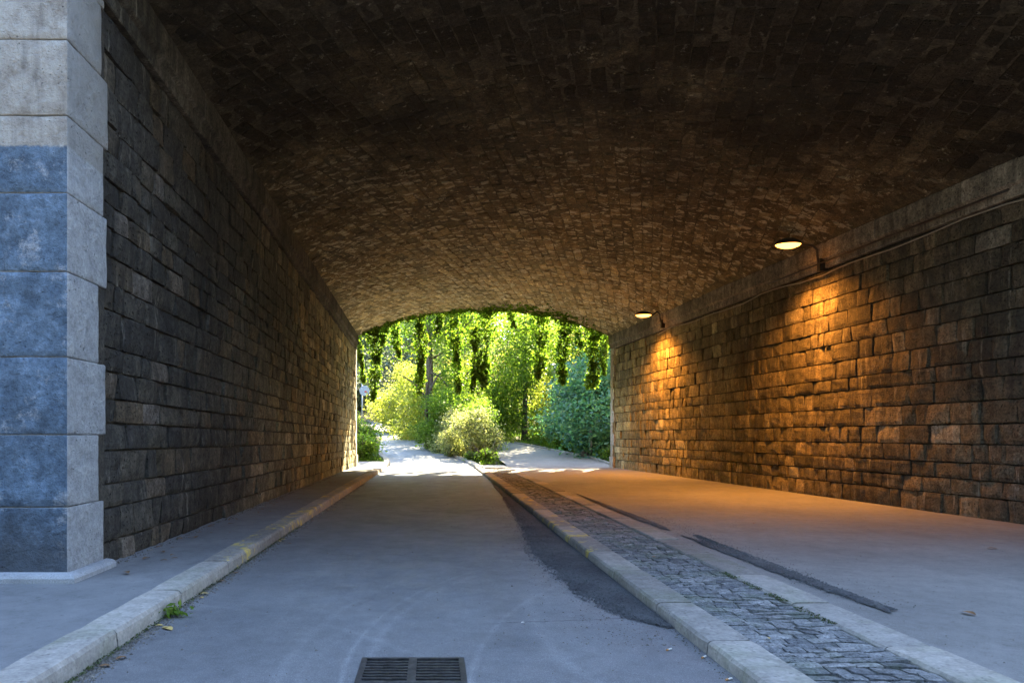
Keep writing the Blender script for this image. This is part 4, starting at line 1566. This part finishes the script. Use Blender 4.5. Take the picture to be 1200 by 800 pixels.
# ------------------------------------------------------------------ things outside
# signpost
sx, sy = -5.35, 52.5
z0 = rz(sy) - 0.05
sp = thing('road_sign', 'grey signpost with round sign at the left edge of the far road', 'sign', (sx, sy, z0))
v, f = tube([(sx, sy, z0), (sx, sy, z0 + 3.3)], 0.05, 10)
add('pole', v, f, M['sign_back'], sp, smooth=True)
v, f = lathe([(0.36, -0.012), (0.38, 0.0), (0.36, 0.012)], (0, 0, 0), 28)
v = [(x + sx + 0.18, sy - 0.075 + z * 1.0, y + z0 + 2.75) for x, y, z in v]
add('sign_disc', v, f, M['sign_back'], sp)
v, f = lathe([(0.10, -0.004), (0.10, 0.004)], (0, 0, 0), 14)
v = [(x + sx + 0.27, sy - 0.10 + z, y * 0.6 + z0 + 2.68) for x, y, z in v]
add('red_mark', v, f, M['red_paint'], sp)
# lamp post
lx, ly = 6.65, 39.0
z0 = gz(lx, ly) - 0.05
hz = CH + (510 - 433) * ly / F
lp = thing('street_lamp', 'park street lamp with white glass lantern above the blue-green trees', 'street lamp', (lx, ly, z0))
v, f = tube([(lx, ly, z0), (lx, ly, z0 + 0.6), (lx, ly, hz - 0.35)], [0.09, 0.055, 0.05], 10)
add('pole', v, f, M['post_green'], lp, smooth=True)
v, f = lathe([(0.10, -0.38), (0.18, -0.30), (0.27, 0.12), (0.27, 0.16)], (lx, ly, hz), 18)
add('lantern_glass', v, f, M['lantern_glass'], lp, smooth=True)
v, f = lathe([(0.33, 0.14), (0.33, 0.18), (0.26, 0.26), (0.12, 0.33), (0.03, 0.38)], (lx, ly, hz), 18)
add('lantern_cap', v, f, M['grey_metal'], lp, smooth=True)
# grey post and rock at the right
bx_, by_ = 6.42, 28.6
z0 = rz(by_)
bo = thing('grey_post', 'slim grey metal post beside the path edging near the right jamb', 'post', (bx_, by_, z0))
v, f = tube([(bx_, by_, z0 - .1), (bx_, by_, z0 + 1.25)], 0.065, 12)
add('post_shaft', v, f, M['grey_metal'], bo, smooth=True)
v, f = lathe([(0.085, 0.0), (0.085, 0.04), (0.03, 0.07)], (bx_, by_, z0 + 1.25), 12)
add('post_cap', v, f, M['grey_metal'], bo)
v, f = ashlar(6.1, 6.36, 28.75, 29.0, rz(28.8) - 0.02, rz(28.8) + 0.32, random.Random(2), bev=0.07, amp=0.06)
tag(add('rock', v, f, M['rock'], smooth=True), 'small grey rock beside the grey post right of the path', 'rock')
# green fence
fa, fb = Vector((-1.15, 41.5, 0)), Vector((-3.9, 56.0, 0))
fe = thing('green_fence', 'low green metal fence right of the far road bend', 'fence', (fa.x, fa.y, rz(fa.y)))
NP = 8
mb = MB()
for k in range(NP + 1):
    p = fa.lerp(fb, k / NP)
    z = rz(p.y)
    v, f = box(p.x - 0.035, p.x + 0.035, p.y - 0.035, p.y + 0.035, z - 0.1, z + 1.15)
    add('post', v, f, M['green_fence'], fe)
    if k < NP:
        q = fa.lerp(fb, (k + 1) / NP)
        d = q - p
        mb = MB()
        for h_ in (0.1, 0.55, 1.0):
            mb.add(*tube([Vector((p.x, p.y, z + h_)), Vector((q.x, q.y, rz(q.y) + h_))], 0.018, 5))
        for i in range(1, 16):
            c = p.lerp(q, i / 16)
            zc = rz(c.y)
            mb.add(*tube([Vector((c.x, c.y, zc + 0.08)), Vector((c.x, c.y, zc + 1.02))], 0.008, 4))
        add('fence_panel', mb.v, mb.f, M['green_fence'], fe)

# ------------------------------------------------------------------ litter on the ground
def leaf_obj(x, y, z, s, mat, r, label, group):
    a = r.uniform(0, 6.283)
    v = []
    prof = [(0, 0.0), (0.25, 0.22), (0.55, 0.28), (0.8, 0.16), (1.0, 0.0)]
    top = []
    for (t, w) in prof:
        cz_ = 0.10 * math.sin(t * 3.0)
        top.append((t - 0.5, w, cz_ + 0.10 * w))
    bot = [(t, -w, c) for (t, w, c) in top[1:-1]]
    mid = [(t, 0, c - 0.05) for (t, w, c) in top[1:-1]]
    pts = top + bot + mid
    ca_, sa_ = math.cos(a), math.sin(a)
    v = [(x + s * (p[0] * ca_ - p[1] * sa_), y + s * (p[0] * sa_ + p[1] * ca_), z + 0.004 + s * (p[2] + 0.06)) for p in pts]
    # top 0..4, bot 5..7, mid 8..10
    f = [(0, 8, 1), (1, 8, 9, 2), (2, 9, 10, 3), (3, 10, 4), (0, 5, 8), (5, 6, 9, 8), (6, 7, 10, 9), (7, 4, 10)]
    o = add('fallen_leaf', v, f, mat)
    tag(o, label, 'leaf', group)


r = random.Random(88)
for k in range(75):
    y = 6.0 + r.random() ** 1.2 * 16
    x = XL + 0.06 + abs(r.gauss(0, 0.22))
    if x > -2.05:
        x = -2.1 - r.random() * 0.5
    leaf_obj(x, y, PZ - 0.012, r.uniform(0.04, 0.10), M['dry_leaf'], r, 'dry brown leaf lying on the left pavement close to the dark wall', 'dry leaves on the left pavement')
for k in range(34):
    y = r.uniform(3.6, 20)
    x = -1.74 + abs(r.gauss(0, 0.06))
    leaf_obj(x, y, 0, r.uniform(0.04, 0.08), r.choice([M['dry_leaf'], M['dry_leaf'], M['yellow_leaf']]), r, 'dry leaf lying in the gutter against the left kerb', 'dry leaves in the left gutter')
for (px, py, s, mt, z_, lb) in ((148, 671, 0.16, 'dry_leaf', PZ, 'largest curled brown leaf on the pavement beside the foot of the pier'),
                       (197, 737, 0.15, 'yellow_leaf', 0, 'yellow-brown leaf flat on the road left of the weed'),
                       (186, 733, 0.10, 'yellow_leaf', 0, 'smaller tan leaf touching the yellow one by the weed'),
                       (236, 700, 0.09, 'yellow_leaf', 0, 'tan leaf in the gutter just beyond the weed'),
                       (160, 606, 0.07, 'dry_leaf', PZ, 'small brown leaf alone on the near pavement'),
                       (613, 729, 0.06, 'butt', 0, 'tiny pale scrap of leaf on the road right of the grate'),
                       (1163, 643, 0.16, 'dry_leaf', KZ, 'long reddish brown leaf lying on the right path near the wall'),
                       (1135, 719, 0.17, 'dry_leaf', KZ, 'thin brown leaf on the near right path'),
                       (884, 613, 0.12, 'dry_leaf', KZ, 'dark leaf on the orange-lit right path'),
                       (901, 747, 0.05, 'yellow_leaf', KZ, 'small orange leaf lying on the setts near the bottom'),
                       (766, 652, 0.08, 'dry_leaf', KZ, 'brown leaf lying on the middle of the setts')):
    x, y = gpt(px, py, z_)
    leaf_obj(x, y, z_ - 0.006, s * 0.6, M[mt], r, lb, None)
for (px, py, lb) in ((783, 762, 'cigarette butt on the road left of the right kerb'), (824, 771, 'cigarette butt in the gutter hard against the right kerb'), (853, 797, 'cigarette butt at the bottom edge beside the right kerb')):
    x, y = gpt(px, py)
    bt = thing('cigarette_butt', lb, 'cigarette butt', (x, y, 0))
    a = r.uniform(0.2, 1.2)
    d = Vector((math.cos(a), math.sin(a), 0))
    c = Vector((x, y, 0.007))
    v, f = tube([c, c + d * 0.03], 0.005, 8)
    add('paper', v, f, M['butt'], bt)
    v, f = tube([c - d * 0.015, c], 0.0052, 8)
    add('filter', v, f, M['butt_tip'], bt)

# grit and pebbles: tiny tetra-like chips, one object
rs = np.random.RandomState(31)
mb = MB()
def chip(x, y, z, s, rr):
    a = rr.uniform(0, 6.283)
    v = [(x + s * math.cos(a + k * 1.5708) * rr.uniform(0.6, 1), y + s * math.sin(a + k * 1.5708) * rr.uniform(0.6, 1), z) for k in range(4)] + [(x + s * rr.uniform(-.3, .3), y + s * rr.uniform(-.3, .3), z + s * rr.uniform(0.6, 1.0))]
    mb.add(v, [(0, 1, 4), (1, 2, 4), (2, 3, 4), (3, 0, 4)])
rr = random.Random(3)
for k in range(3000):
    y = 3.3 + rr.random() ** 1.6 * 14
    x = -1.765 + abs(rr.gauss(0, 0.045))
    chip(x, y, 0, rr.uniform(0.003, 0.015), rr)
for k in range(1500):
    y = 4.0 + rr.random() ** 1.3 * 9
    x = 1.48 - abs(rr.gauss(0, 0.30)) - 0.1
    chip(x, y, 0, rr.uniform(0.003, 0.009), rr)
for k in range(500):
    y = 3.3 + rr.random() * 5
    x = 1.49 - abs(rr.gauss(0, 0.03))
    chip(x, y, 0, rr.uniform(0.003, 0.009), rr)
for k in range(70):
    x, y = rr.uniform(-1.7, 1.3), 3.9 + rr.random() ** 1.4 * 9
    chip(x, y, 0, rr.uniform(0.008, 0.016), rr)
for k in range(500):
    x, y = rr.uniform(-1.7, 1.5), 3.2 + rr.random() ** 1.5 * 12
    if GX0 < x < GX1 and y < GY1:
        continue
    chip(x, y, 0, rr.uniform(0.002, 0.007), rr)
for k in range(900):
    x, y = rr.uniform(2.7, 7.0), 3.2 + rr.random() ** 1.3 * 14
    chip(x, y, KZ + 0.004, rr.uniform(0.002, 0.007), rr)
for k in range(700):
    y = rr.uniform(4.5, 10)
    chip(3.0 + rr.gauss(0, 0.12), y, KZ + 0.004, rr.uniform(0.003, 0.008), rr)
for k in range(900):
    y = rr.uniform(5.9, 20)
    chip(XL + 0.03 + abs(rr.gauss(0, 0.05)), y, PZ - 0.012, rr.uniform(0.004, 0.014), rr)
o = add('grit', mb.v, mb.f, M['grit'], kind='stuff')
o['label'] = 'loose grit and small stones along kerbs and wall foot'
mb = MB()
w1 = [(4.35, 0.02), (4.6, 0.22), (5.2, 0.36), (6.0, 0.42), (7.0, 0.48), (8.2, 0.40), (10, 0.28), (12.5, 0.18), (16, 0.10)]
for k in range(9000):
    y = 4.35 + rr.random() ** 1.5 * 9
    w = interp(w1, y)
    chip(1.49 - w * (rr.random() ** 0.8) * rr.uniform(0.8, 1.25) - 0.01, y, 0.006 if rr.random() < 0.7 else 0.016, rr.uniform(0.004, 0.013), rr)
w2 = [(4.45, 0.02), (4.7, 0.11), (5.3, 0.16), (6.2, 0.17), (7.2, 0.13), (7.9, 0.05)]
for k in range(3000):
    y = rr.uniform(4.5, 7.9)
    w = interp(w2, y)
    chip(2.98 - w * rr.random() * rr.uniform(0.8, 1.4) + 0.01, y, KZ + 0.008, rr.uniform(0.004, 0.011), rr)
o = add('loose_gravel', mb.v, mb.f, M['patch'], kind='stuff')
o['label'] = 'loose dark asphalt gravel on the rough patches'

# weed in the gutter and moss line along the left kerb
wx, wy = gpt(205, 722)
P_ = rs.normal(size=(60, 3)) * np.array([0.05, 0.05, 0.03])
P_[:, 2] = np.abs(P_[:, 2]) + 0.02
wd = thing('weed', 'small green weed growing in the gutter against the left kerb', 'plant', (wx, wy, 0))
me = leaf_mesh('leaves', P_, 0.06, M['grass'], 44, up=0.2, aspect=0.35)
o = bpy.data.objects.new('leaves', me)
C.objects.link(o)
o.parent = wd
P_ = []
for k in range(1400):
    y = 3.2 + rr.random() ** 1.4 * 6
    P_.append((-1.765 + abs(rr.gauss(0, 0.012)), y, 0.004 + rr.random() * 0.02))
for k in range(900):
    y = 4.2 + rr.random() * 1.6
    if noise.noise(Vector((y * 5, 0, 0))) > -0.1:
        P_.append((2.40 + rr.gauss(0, 0.02), y, KZ - 0.004 + rr.random() * 0.008))
M['moss'] = m_leaf('moss_green', [(0.03, 0.045, 0.012), (0.05, 0.07, 0.02), (0.09, 0.11, 0.04)], 0.1)
me = leaf_mesh('moss', np.array(P_) - np.array([0, 6, 0]), 0.014, M['moss'], 45)
o = bpy.data.objects.new('moss', me)
C.objects.link(o)
o.location = (0, 6, 0)
o['kind'] = 'stuff'
o['label'] = 'moss and seedlings in the kerb joints'

for o in bpy.data.objects:
    if '_w' in o:
        del o['_w']
